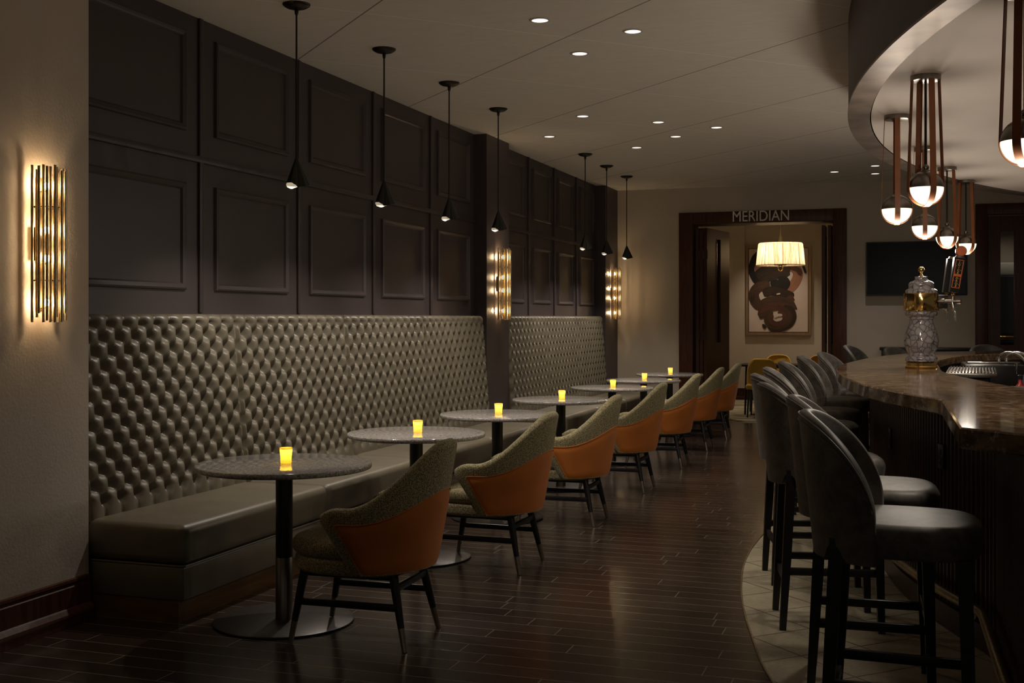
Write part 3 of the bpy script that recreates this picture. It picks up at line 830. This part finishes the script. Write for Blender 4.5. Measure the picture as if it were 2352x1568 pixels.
def faucet(ang, handle):
    T = Matrix.Rotation(math.radians(ang), 4, 'Z')
    f = MB().tube([T@Vector((.11,0,.475)),T@Vector((.245,0,.475))], .013, 14)
    f.tube([T@Vector((.125,0,.475)),T@Vector((.155,0,.475))], .021, 14); f.tube([T@Vector((.235,0,.475)),T@Vector((.262,0,.475))], .018, 14)
    f.tube([T@Vector((.21,0,.475)),T@Vector((.21,0,.515))], [.012,.009], 12)
    fb = f.build('faucet', 'nickel', tw)
    MB().tube([T@Vector(p) for p in spline([(.205,0,.47),(.213,0,.43),(.223,0,.40),(.226,0,.365),(.228,0,.335)],4)], [.016]*6+[.011]*11, 12).build('spout', 'chrome', fb)
    if not handle: return
    HT = T @ Matrix.Translation((.21,0,.51)) @ Matrix.Rotation(math.radians(9),4,'Y')
    hd = MB().lathe([(.010,0),(.014,.012),(.009,.024),(.018,.036)],14,T=HT).build('tap_handle', 'brass', tw)
    return HT, hd
CAMDIR = math.degrees(math.atan2(-8.62, -.055))
for ang in (-14, 12, 38):
    r_ = faucet(ang, True); HT, hd = r_
    loc = HT @ Vector((0,0,.03)); base = Matrix.Translation(loc)
    tilt = HT.to_3x3().to_4x4(); tilt = Matrix.Rotation(math.radians(9), 4, 'Y')
    F = base @ tilt @ Matrix.Rotation(math.radians(12), 4, 'Z')      # local -y faces the drinkers
    bd = MB().add([F @ Vector(p) for p in [(-.030,-.018,0),(.030,-.018,0),(.030,.018,0),(-.030,.018,0),(-.038,-.020,.245),(.038,-.020,.245),(.038,.020,.245),(-.038,.020,.245)]],
        [(3,2,1,0),(4,5,6,7),(0,1,5,4),(1,2,6,5),(2,3,7,6),(3,0,4,7)]).build('handle_body', 'tap_black', tw, smooth=False)
    MB().tube([F@Vector((0,0,.245)),F@Vector((0,0,.262))],[.034,.026],16).build('crown', 'nickel' , bd)
    if ang != -14:
        MB().rbox(-.03,.03,-.02,.02,.02,.2,.004,1,T=F@Matrix.Translation((.006,.004,0))).build('side_label', 'red_plastic' if ang > 20 else 'tap_blue', bd); continue
    MB().tube([F@Vector((0,-.012,.293)),F@Vector((0,.006,.293))],[.037,.037],28).build('medallion_back', 'tap_black', bd)
    MB().tube([F@Vector((0,-.016,.293)),F@Vector((0,-.012,.293))],[.033,.034],28).build('medallion', 'tap_orange', bd)
    lb = MB()
    def q(x0,x1,z0,z1,y,mi): lb.add([F@Vector((x0,y,z0)),F@Vector((x1,y,z0)),F@Vector((x1,y,z1)),F@Vector((x0,y,z1))],[(0,1,2,3)],mi)
    for x0,x1,z0,z1 in ((-.027,-.022,.03,.232),(.022,.027,.03,.232),(-.027,.027,.03,.035),(-.027,.027,.227,.232)): lb.box(x0,x1,-.0225,-.0175,z0,z1,0,T=F)
    lb.box(-.022,.022,-.0225,-.0175,.112,.130,0,T=F)
    lb.build('label_border', 'tap_orange', bd, smooth=False)
    def letter(ch, z): text_mesh(ch, .0215, 'tap_yellow', 'lettering', bd, F @ Matrix.Translation((0,-.0215,z)) @ Matrix.Rotation(PI/2,4,'X'), .001)
    for k, ch in enumerate('JUICE'): letter(ch, .214-k*.0192)
    for k, ch in enumerate('DROP'): letter(ch, .099-k*.0192)
    dots = MB()
    for sx, z in ((1,.212),(-1,.186),(1,.158),(-1,.142),(1,.098),(-1,.082),(1,.056)):
        dots.lathe([(0,.0),(.0026,0),(.0026,.002),(0,.002)],8,T=F@Matrix.Translation((sx*.0165,-.0185,z))@Matrix.Rotation(PI/2,4,'X'))
    dots.build('label_dots', 'tap_orange', bd)

# ------------------------------------------------------------------ globe pendants over the bar
def ribbon(path, side, w, th):
    rows = []
    for i, p in enumerate(path):
        d = (path[min(i+1,len(path)-1)]-path[max(i-1,0)]).normalized(); nrm = d.cross(side).normalized()
        rows.append([p-side*w/2-nrm*th/2, p+side*w/2-nrm*th/2, p+side*w/2+nrm*th/2, p-side*w/2+nrm*th/2])
    mb = MB().grid(rows, closed_u=True); n = len(rows)
    mb.f.append([0,1,2,3]); mb.mi.append(0); mb.f.append([4*n-1,4*n-2,4*n-3,4*n-4]); mb.mi.append(0)
    return mb
GZ = 2.095
def make_globe():
    t = thing('globe_pendant', '', 'pendant lamp', (0,0,SZ), 0, 'strapped globe pendants over the bar')
    zc = GZ-SZ; R = .0875; H = .074
    MB().lathe([(0,-.028),(H-.008,-.028),(H,-.026),(H,0),(0,0)],36).build('canopy', 'nickel', t, sharp=.6)
    MB().rod((0,0,-.028),(0,0,zc+R+.01),.0065,n=10).build('rod', 'bronze', t)
    MB().lathe([(0,.032),(.010,.030),(.016,.022),(.017,.012),(.013,.006),(.022,.001),(.024,-.004)],18,(0,0,zc+R)).build('collar', 'nickel', t)
    MB().lathe([(R*math.cos(a),zc+R*math.sin(a)) for a in [PI/2*k/12 for k in range(13)]],36).build('dome', 'nickel', t)
    MB().lathe([((R-.001)*math.cos(a),zc-(R-.001)*math.sin(a)) for a in [PI/2*k/14 for k in range(15)]]+[],36).lathe([(R-.001,zc),(0,zc)],36).build('glass_bowl', 'globe_glow', t, weld=True)
    for a0 in (.35, .35+PI/2):
        u = Vector((math.cos(a0),math.sin(a0),0)); side = Vector((-u.y,u.x,0)); path = []
        rr = R+.003+(.003 if a0 > 1 else 0)
        for k in range(7): path.append(u*lerp(H-.004, rr, k/6)+Vector((0,0,lerp(-.02, zc, k/6))))
        for k in range(1, 24): a = PI*k/24; path.append(u*rr*math.cos(a)+Vector((0,0,zc-rr*math.sin(a))))
        for k in range(7): path.append(-u*lerp(rr, H-.004, k/6)+Vector((0,0,lerp(zc,-.02,k/6))))
        ribbon(path, side, .031, .003).build('strap', 'strap_leather', t, sharp=.8)
    return t
GP = [(.405,4.74),(.075,6.28),(-.075,7.45),(.10,8.9),(.285,10.15),(.47,11.15)]
gl = ['largest strapped globe pendant, cut off at the right edge of the photo', 'strapped globe pendant in front of the leftmost group, second largest after the cut-off one', 'leftmost strapped globe pendant, nearest the curved bronze rim', 'strapped globe pendant hanging behind the beer tower drum, partly behind other straps', 'fifth strapped globe pendant, hanging over the television', 'farthest strapped globe pendant, half hidden by the tap handle']
gr = [-.75, .05, -.28, -.33, .38, .30]
G0 = make_globe()
for k, (x, y) in enumerate(GP):
    if k == 0: G0.location = (x,y,SZ); G0.rotation_euler = (0,0,gr[0]); G0['label'] = gl[0]
    else: dup(G0, (x,y,SZ), gr[k], gl[k])
    point('globe_light', (x, y, GZ-.0875-.085), 8, (1,.89,.75), .08)
    spot('globe_beam', (x, y, GZ-.0875-.02), 15, (1,.89,.75), 125, .9, .087)

# ------------------------------------------------------------------ cone pendants along the banquette
CP = [(-3.26,5.86),(-3.26,7.02),(-3.265,8.18),(-3.28,9.33),(-3.30,12.20),(-3.32,13.22),(-3.33,14.28)]
def make_cone():
    t = thing('cone_pendant', '', 'pendant lamp', (0,0,CEIL), 0, 'black cone pendants along the banquette')
    MB().lathe([(0,-.030),(.02,-.030),(.055,-.022),(.074,-.010),(.078,-.004),(.078,0),(0,0)],32).build('canopy', 'bronze', t, sharp=.6)
    MB().lathe([(.010,-.028),(.012,-.036),(.010,-.055),(.007,-.062)],14).build('collar', 'bronze', t)
    zt = 2.335-CEIL
    MB().rod((0,0,-.03),(0,0,zt-.002),.0055,n=10).build('rod', 'black_metal', t)
    N = 64
    KEY = [(-180,.060,-.149),(-150,.061,-.140),(-120,.059,-.141),(-98,.052,-.152),(-80,.047,-.166),(-60,.054,-.163),(-30,.066,-.156),(-6,.078,-.148),(6,.078,-.148),(30,.064,-.138),(60,.058,-.140),(90,.058,-.156),(120,.059,-.166),(150,.060,-.160),(180,.060,-.149)]
    def rim(a):
        # a folded sheet: lip raised on one side, pleat in front, flat fin towards +x
        a = math.degrees(a)
        for (a0,r0,z0),(a1,r1,z1) in zip(KEY, KEY[1:]):
            if a <= a1:
                k = sstep(a0, a1, a); return lerp(r0,r1,k), lerp(z0,z1,k)
        return KEY[-1][1:]
    outer, inner = [], []
    for s in [0,.25,.5,.75,1]:
        ro, ri = [], []
        for k in range(N):
            a = -PI+2*PI*k/N; r, z = rim(a); r0 = .008
            ro.append((lerp(r0,r,s)*math.cos(a), lerp(r0,r,s)*math.sin(a), zt+z*s))
            ri.append((max(.002,lerp(r0,r,s)-.003)*math.cos(a), max(.002,lerp(r0,r,s)-.003)*math.sin(a), zt+z*s-.0005))
        outer.append(ro); inner.append(ri)
    o = MB().grid(outer+[inner[-1]], closed_u=True); o.build('shade', 'black_metal', t, sharp=.9)
    MB().grid(inner, closed_u=True).build('shade_lining', 'white_inner', t, sharp=.9)
    MB().lathe([(0,-.055),(.012,-.055),(.018,-.062),(.020,-.072),(.014,-.082),(0,-.086)],16,(0,0,zt)).build('bulb', 'bulb_soft', t)
    return t
K0 = make_cone()
kl = ['black cone pendant nearest the plaster wall, largest of the row', 'second black cone pendant from the plaster wall', 'third black cone pendant from the plaster wall', 'fourth black cone pendant, hanging in front of the middle pilaster sconce', 'fifth black cone pendant, the first past the middle pilaster', 'sixth black cone pendant, hanging by the far pilaster', 'seventh black cone pendant, farthest, against the beige far wall']
kr = [.50, .25, .45, .30, .20, .22, .10]
for k, (x, y) in enumerate(CP):
    if k == 0: K0.location = (x,y,CEIL); K0.rotation_euler = (0,0,kr[0]); K0['label'] = kl[0]
    else: dup(K0, (x,y,CEIL), kr[k], kl[k])
    spot('cone_light', (x, y, 2.192), 36, (1,.90,.79), 132, .8, .02)

# ------------------------------------------------------------------ wall sconces
def make_sconce():
    t = thing('wall_sconce', '', 'wall sconce', (0,0,0), 0, 'brass tube wall sconces')
    rnd = random.Random(3)
    MB().rbox(0,.022,-.045,.045,-.075,.075,.004,2).build('back_box', 'bronze', t)
    MB().rbox(.0,.010,-.022,.022,-.30,.30,.003,2).build('back_plate', 'brass_aged', t)
    N = 19; R = .075; cx = .042
    for k in range(N):
        a = -PI*.60+PI*1.20*k/(N-1); rr = R+(.008 if k % 2 else -.005)
        x, y = cx+rr*math.cos(a), rr*math.sin(a)
        za, zb = rnd.choice([.33,.352,.312,.345]), rnd.choice([-.33,-.352,-.312,-.345])
        w = .0062; n = 12
        mb = MB().grid([[(x+w*math.cos(2*PI*j/n),y+w*math.sin(2*PI*j/n),z) for j in range(n)] for z in (zb,za)], closed_u=True)
        w2 = w-.0015
        mb.grid([[(x+w_*math.cos(2*PI*j/n),y+w_*math.sin(2*PI*j/n),z_) for j in range(n)] for w_, z_ in ((w,za),(w2,za),(w2,zb),(w,zb))], closed_u=True)
        mb.build('tube', 'brass_aged', t)
    for z in (-.165,.165):
        path = [(cx+(R-.012)*math.cos(a),(R-.012)*math.sin(a),z) for a in [-PI*.60+PI*1.2*j/30 for j in range(31)]]
        path = [(.008, path[0][1]*.6, z)]+path+[(.008, path[-1][1]*.6, z)]
        MB().tube(path, .0035, 8).build('support_ring', 'bronze', t)
    for z in (-.265,-.066,.063,.262):
        MB().lathe([(0,0.022),(.006,.018),(.011,.008),(.011,-.004),(.007,-.014),(0,-.016)],12,(.045,0,z)).build('bulb', 'bulb_warm', t)
        MB().rod((.008,0,z-.022),(.045,0,z-.022),.004,n=8).rod((.045,0,z-.024),(.045,0,z-.012),.007,n=10).build('lamp_holder', 'brass_aged', t)
    return t
W0 = make_sconce(); W0.location = (XN,4.36,1.773); W0['label'] = 'large brass tube wall sconce nearest, on the textured plaster wall'
dup(W0, (XP,10.90,1.773), 0, 'brass tube wall sconce on the dark middle pilaster')
dup(W0, (XP,15.53,1.773), 0, 'brass tube wall sconce on the far dark pilaster by the beige wall')

# ------------------------------------------------------------------ recessed downlights
def make_downlight():
    t = thing('downlight', '', 'downlight', (0,0,CEIL), 0, 'recessed ceiling downlights')
    MB().lathe([(.048,-.002),(.050,-.006),(.058,-.006),(.064,-.003),(.065,0)],36).build('trim_ring', 'trim_white', t)
    MB().lathe([(.0485,-.003),(.030,-.0012),(0,-.001)],36).build('reflector', 'downlight_glow', t)
    return t
DL = [(-2.07,6.63),(-1.61,7.07),(-2.08,7.55),(-2.70,9.90),(-2.14,10.42),(-1.69,10.88),(-3.31,10.91),(-2.15,11.30),(-2.67,11.90),(-.86,14.64),(-.38,14.21),(-.40,14.98)]
dll = ['downlight nearest the front, left of the front pair in the ceiling', 'downlight in the ceiling right of the nearest one', 'downlight behind the two front ones, alone above the third table', 'left downlight of the middle row of three', 'centre downlight of the middle row of three', 'right downlight of the middle row of three', 'downlight closest to the middle pilaster', 'downlight just behind the centre one of the middle row', 'rearmost downlight of the middle cluster, right of the fifth cone pendant canopy', 'left downlight of the far three, before the doorway', 'front downlight of the far pair beside the bronze rim', 'rear downlight of the far pair beside the bronze rim']
D0 = make_downlight()
for k, (x, y) in enumerate(DL):
    if k == 0: D0.location = (x,y,CEIL); D0['label'] = dll[0]
    else: dup(D0, (x,y,CEIL), 0, dll[k])
    spot('downlight_beam', (x, y, CEIL-.02), DLP, (1,.90,.77), 80, .8, .04)

# ------------------------------------------------------------------ far wall: television, console, sign
tv = thing('television', 'black flat television screen mounted on the beige far wall', 'television', (.075,YF,2.07))
MB().rbox(-.61,.61,-.075,-.025,-.345,.345,.008,2).build('body', 'bezel', tv)
MB().box(-.595,.595,-.0765,-.0755,-.325,.332).build('screen', 'screen', tv, smooth=False)
MB().box(-.2,.2,-.026,-.001,-.15,.15).build('wall_mount', 'black_metal', tv, smooth=False)
cs = thing('console_cabinet', 'long black console cabinet against the far wall below the television', 'cabinet', (.22,15.60,0))
MB().rbox(-.58,.56,-.20,.20,1.035,1.072,.004,2).build('top', 'black_wood', cs)
MB().box(-.56,.54,-.18,.19,.06,1.035).build('body', 'black_wood', cs, smooth=False)
for x in (-.285,.265): MB().rbox(x-.26,x+.26,-.20,-.181,.09,1.0,.003,1).build('door', 'black_wood', cs)
MB().box(-.54,.52,-.15,.17,0,.06).build('plinth', 'black_metal', cs, smooth=False)
sg = text_mesh('MERIDIAN', .200, 'sign_metal', 'doorway_lettering', None, Matrix.Diagonal((.90,1,1,1)), .006)
tag(sg, 'pale metal letters spelling MERIDIAN above the wide doorway', 'sign')
w = [v.co.x for v in sg.data.vertices]; wid = max(w)-min(w); k = .735/wid
sg.data.transform(Matrix.Diagonal((k,1,1,1)))
sg.location = (-1.875, YF-.0395, 2.787); sg.rotation_euler = (PI/2,0,0)

# ------------------------------------------------------------------ the room beyond the doorway
pt = thing('framed_painting', 'framed abstract brushstroke painting in black, brown and salmon on the back wall', 'painting', (-2.168,YB,1.922))
PW, PH = .558, .778
fm = MB()
for x0,x1,z0,z1 in ((-PW,-PW+.045,-PH,PH),(PW-.045,PW,-PH,PH),(-PW+.045,PW-.045,-PH,-PH+.045),(-PW+.045,PW-.045,PH-.045,PH)): fm.box(x0,x1,-.05,-.001,z0,z1)
fm.build('frame', 'gold_frame', pt, smooth=False)
fb_ = MB()
for x0,x1,z0,z1 in ((-PW+.045,-PW+.056,-PH+.045,PH-.045),(PW-.056,PW-.045,-PH+.045,PH-.045),(-PW+.045,PW-.045,-PH+.045,-PH+.056),(-PW+.045,PW-.045,PH-.056,PH-.045)): fb_.box(x0,x1,-.034,-.003,z0,z1)
fb_.build('frame_gap', 'black_wood', pt, smooth=False)
MB().box(-PW+.056,PW-.056,-.040,-.004,-PH+.056,PH-.056).build('canvas', 'canvas', pt, smooth=False)
def stroke(pts, w, lvl, mi, mb, tapers=(.5,.6)):
    P = spline([((x-558)/860*1.004, -(y-790)/1200*1.444) for x, y in pts], 12); rows = []
    n = len(P)
    for i, p in enumerate(P):
        t = (P[min(i+1,n-1)]-P[max(i-1,0)]).normalized(); nr = Vector((-t.y,t.x)); f = i/(n-1)
        ww = w*1.22/860*1.004/2*min(1, tapers[0]+f*5, tapers[1]+(1-f)*5)
        rows.append([(p.x+nr.x*ww*s, -.0405-lvl*.0006-.0004*(1-s*s), p.y+nr.y*ww*s) for s in (-1,-.6,-.2,.2,.6,1)])
    mb.grid(rows, mi=mi, uv=True)
br = MB()   # 0 black 1 brown 2 maroon 3 salmon 4 umber
stroke([(262,400),(262,470),(280,560)], 80, 0, 3, br, (.6,.3))
stroke([(640,440),(790,470),(845,560),(800,690),(700,790),(590,835)], 120, 1, 3, br, (.8,.4))
stroke([(700,450),(840,500),(895,590)], 60, 2, 2, br, (.5,.1))
stroke([(250,640),(330,560),(460,500),(620,480),(735,500)], 175, 3, 4, br, (.7,.8))
stroke([(300,690),(420,600),(560,560),(730,545)], 110, 4, 4, br, (.6,.4))
stroke([(265,225),(200,350),(165,480),(200,600),(270,680),(400,690)], 74, 5, 0, br, (.35,.5))
stroke([(500,640),(520,730),(600,770),(670,700),(640,650),(560,660)], 105, 6, 0, br, (.7,.8))
stroke([(440,720),(280,740),(205,830),(225,950),(330,1060)], 125, 7, 1, br, (.6,.5))
stroke([(170,880),(180,930),(165,970)], 40, 8, 4, br, (.6,.1))
stroke([(340,840),(460,800),(600,830),(700,860),(775,900)], 110, 8, 4, br, (.6,.6))
stroke([(700,880),(740,920),(760,960)], 80, 9, 2, br, (.4,.3))
stroke([(290,1000),(430,940),(600,930),(720,980),(830,1060)], 95, 10, 1, br, (.5,.15))
stroke([(280,1160),(380,1060),(520,1020),(650,1040),(740,1100)], 110, 11, 2, br, (.5,.7))
stroke([(280,1170),(390,1140),(480,1100)], 70, 12, 1, br, (.6,.5))
stroke([(650,1010),(760,1080),(785,1180),(730,1290),(600,1350),(470,1350),(390,1290)], 62, 13, 4, br, (.5,.2))
stroke([(620,1050),(715,1140),(690,1250),(580,1310),(450,1290),(400,1210),(440,1120)], 80, 14, 1, br, (.6,.5))
stroke([(560,1100),(660,1160),(630,1250),(520,1275),(450,1220),(470,1140)], 62, 15, 2, br, (.6,.6))
stroke([(505,1180),(550,1150),(620,1150)], 34, 16, 5, br, (.4,.4))
stroke([(535,850),(590,838)], 18, 17, 5, br, (.4,.4))
stroke([(905,400),(935,480),(960,550)], 30, 18, 0, br, (.9,.4))
stroke([(330,1280),(370,1330),(350,1290)], 34, 18, 4, br, (.4,.2))
br.build('brushwork', ['paint_black','paint_brown','paint_maroon','paint_salmon','paint_umber','canvas'], pt, smooth=False, recalc=False)

lp = thing('drum_pendant', 'cream pleated drum shade pendant hanging in the room beyond the doorway', 'pendant lamp', (-1.86,18.2,CEIL))
zb_, zt_ = 2.235-CEIL, 2.575-CEIL
MB().grid([[(r*math.cos(2*PI*k/64), r*math.sin(2*PI*k/64), z) for k in range(65)] for r, z in ((.366,zb_),(.354,lerp(zb_,zt_,.35)),(.343,lerp(zb_,zt_,.7)),(.332,zt_-.02),(.318,zt_))], uv=True).build('shade', 'shade_silk', lp)
ds = MB(); ds.lathe([(0,zb_+.012),(.352,zb_+.012),(.352,zb_+.015),(0,zb_+.015)], 64); ds.build('diffuser', 'shade_silk', lp)
for k in range(8):
    a = 2*PI*k/8+.2; MB().rod((.3675*math.cos(a),.3675*math.sin(a),zb_),(.3335*math.cos(a),.3335*math.sin(a),zt_-.01),.0028,n=6).build('shade_rib', 'gold_frame', lp)
MB().lathe([(.366,zb_-.004),(.369,zb_),(.366,zb_+.004)],64).build('shade_hem', 'gold_frame', lp)
MB().rod((0,0,zt_-.05),(0,0,zt_+.19),.048,.012,16).build('neck', 'brass_aged', lp)
MB().rod((0,0,zt_+.18),(0,0,-.02),.008,n=8).lathe([(0,-.03),(.06,-.025),(.07,0),(0,0)],20).build('stem', 'brass_aged', lp)
MB().tube([(.035*math.cos(a),0,zb_-.04+.045*math.sin(a)) for a in [2*PI*k/20 for k in range(20)]],.007,8,closed=True).rod((0,0,zb_+.005),(0,0,zb_+.02),.09,.1,24).build('finial', 'brass', lp)
for k in range(3):
    a = 2*PI*k/3; point('drum_lamp', (-1.86+.13*math.cos(a), 18.2+.13*math.sin(a), 2.42), 4.5, (1,.80,.54), .04)

tbk = thing('dining_table', 'thin black-topped dining table in the room beyond the doorway', 'table', (-1.5,17.95,.006))
MB().rbox(-.92,.92,-.38,.38,.715,.742,.006,2).build('tabletop', 'black_wood', tbk)
for x in (-.82,.82):
    for y in (-.3,.3): MB().rod((x,y,0),(x*.97,y*.97,.716),.014,.022,12).build('leg', 'black_wood', tbk)
MB().rbox(-.7,.7,-.03,.03,.68,.715,.004,1).build('apron', 'black_wood', tbk)
def make_side_chair():
    t = thing('dining_chair', '', 'chair', (0,0,.006), 0, 'mustard upholstered chairs in the room beyond')
    rows = []
    for i in range(33):
        tt = -1+2*i/32; th = tt*math.radians(75); h = .44+.40*(1-abs(tt)**3.2)**.5
        row = []
        for s in (0,.2,.4,.6,.8,1): z = lerp(.44,h,s); a = .20+.10*(z-.44)/.4; row.append((-a*math.cos(th), .235*math.sin(th), z))
        for k in range(1,6):
            q = PI*k/6; row.append((-(.262*(h-.44)/.4+.20*(1-(h-.44)/.4))*math.cos(th)+.02*(1-math.cos(q)), .235*math.sin(th)*(1-.04*(1-math.cos(q))), h+.02*math.sin(q)))
        for s in (1,.8,.6,.4,.2,0): z = lerp(.44,h,s); a = .16+.10*(z-.44)/.4; row.append((-a*math.cos(th), .212*math.sin(th), z))
        rows.append(row)
    MB().grid(rows, closed_u=True).build('backrest', 'mustard', t, sharp=1.3)
    MB().rbox(-.20,.25,-.23,.23,.40,.48,.035,4).build('seat', 'mustard', t)
    for x in (-.17,.2):
        for y in (-.18,.18): MB().rod((x*1.15,y*1.1,0),(x,y,.405),.011,.018,12).build('leg', 'black_wood', t)
    return t
SC = make_side_chair(); SC.location = (-2.02,17.33,.006); SC.rotation_euler = (0,0,PI/2); SC['label'] = 'mustard chair with its back to the bar, on the near side of the dining table'
dup(SC, (-1.95,18.62,.006), -PI/2, 'mustard chair facing the bar beneath the painting, across the dining table')
dup(SC, (-1.30,18.62,.006), -PI/2, 'mustard chair across the dining table, partly behind the folded door leaf')

# ------------------------------------------------------------------ room light
for x, y in ((-3.0,17.8),(-.8,19.6),(-2.2,20.2)): spot('back_fill_spot', (x, y, CEIL-.03), 55, (1,.86,.66), 90, .8, .05)  # added fill spots to brighten the back wall, no fixtures there
for x, y in ((1.2,17.0),(2.6,16.8)): spot('corridor_spot', (x, y, CEIL-.03), 18, (1,.88,.7), 90, .8, .05)  # bare spots pointing down in the corridor, no fixture modelled
W = bpy.data.worlds.new('room_glow'); S.world = W; W.use_nodes = True
W.node_tree.nodes['Background'].inputs[0].default_value = (1,.86,.70,1); W.node_tree.nodes['Background'].inputs[1].default_value = WST

# ------------------------------------------------------------------ camera
cam = bpy.data.cameras.new('camera'); co = bpy.data.objects.new('camera', cam); COL.objects.link(co)
co.location = (0,0,EYE); co.rotation_euler = (PI/2, 0, TH)
cam.sensor_width = 36; cam.lens = 2700/2352*36; cam.clip_start = .05
cam.shift_y = (730-784)/2352*-1*-1
S.camera = co
S.view_settings.view_transform = 'Standard'; S.view_settings.look = 'None'; S.view_settings.gamma = 1; S.view_settings.exposure = EXPO
S.view_settings.use_curve_mapping = False
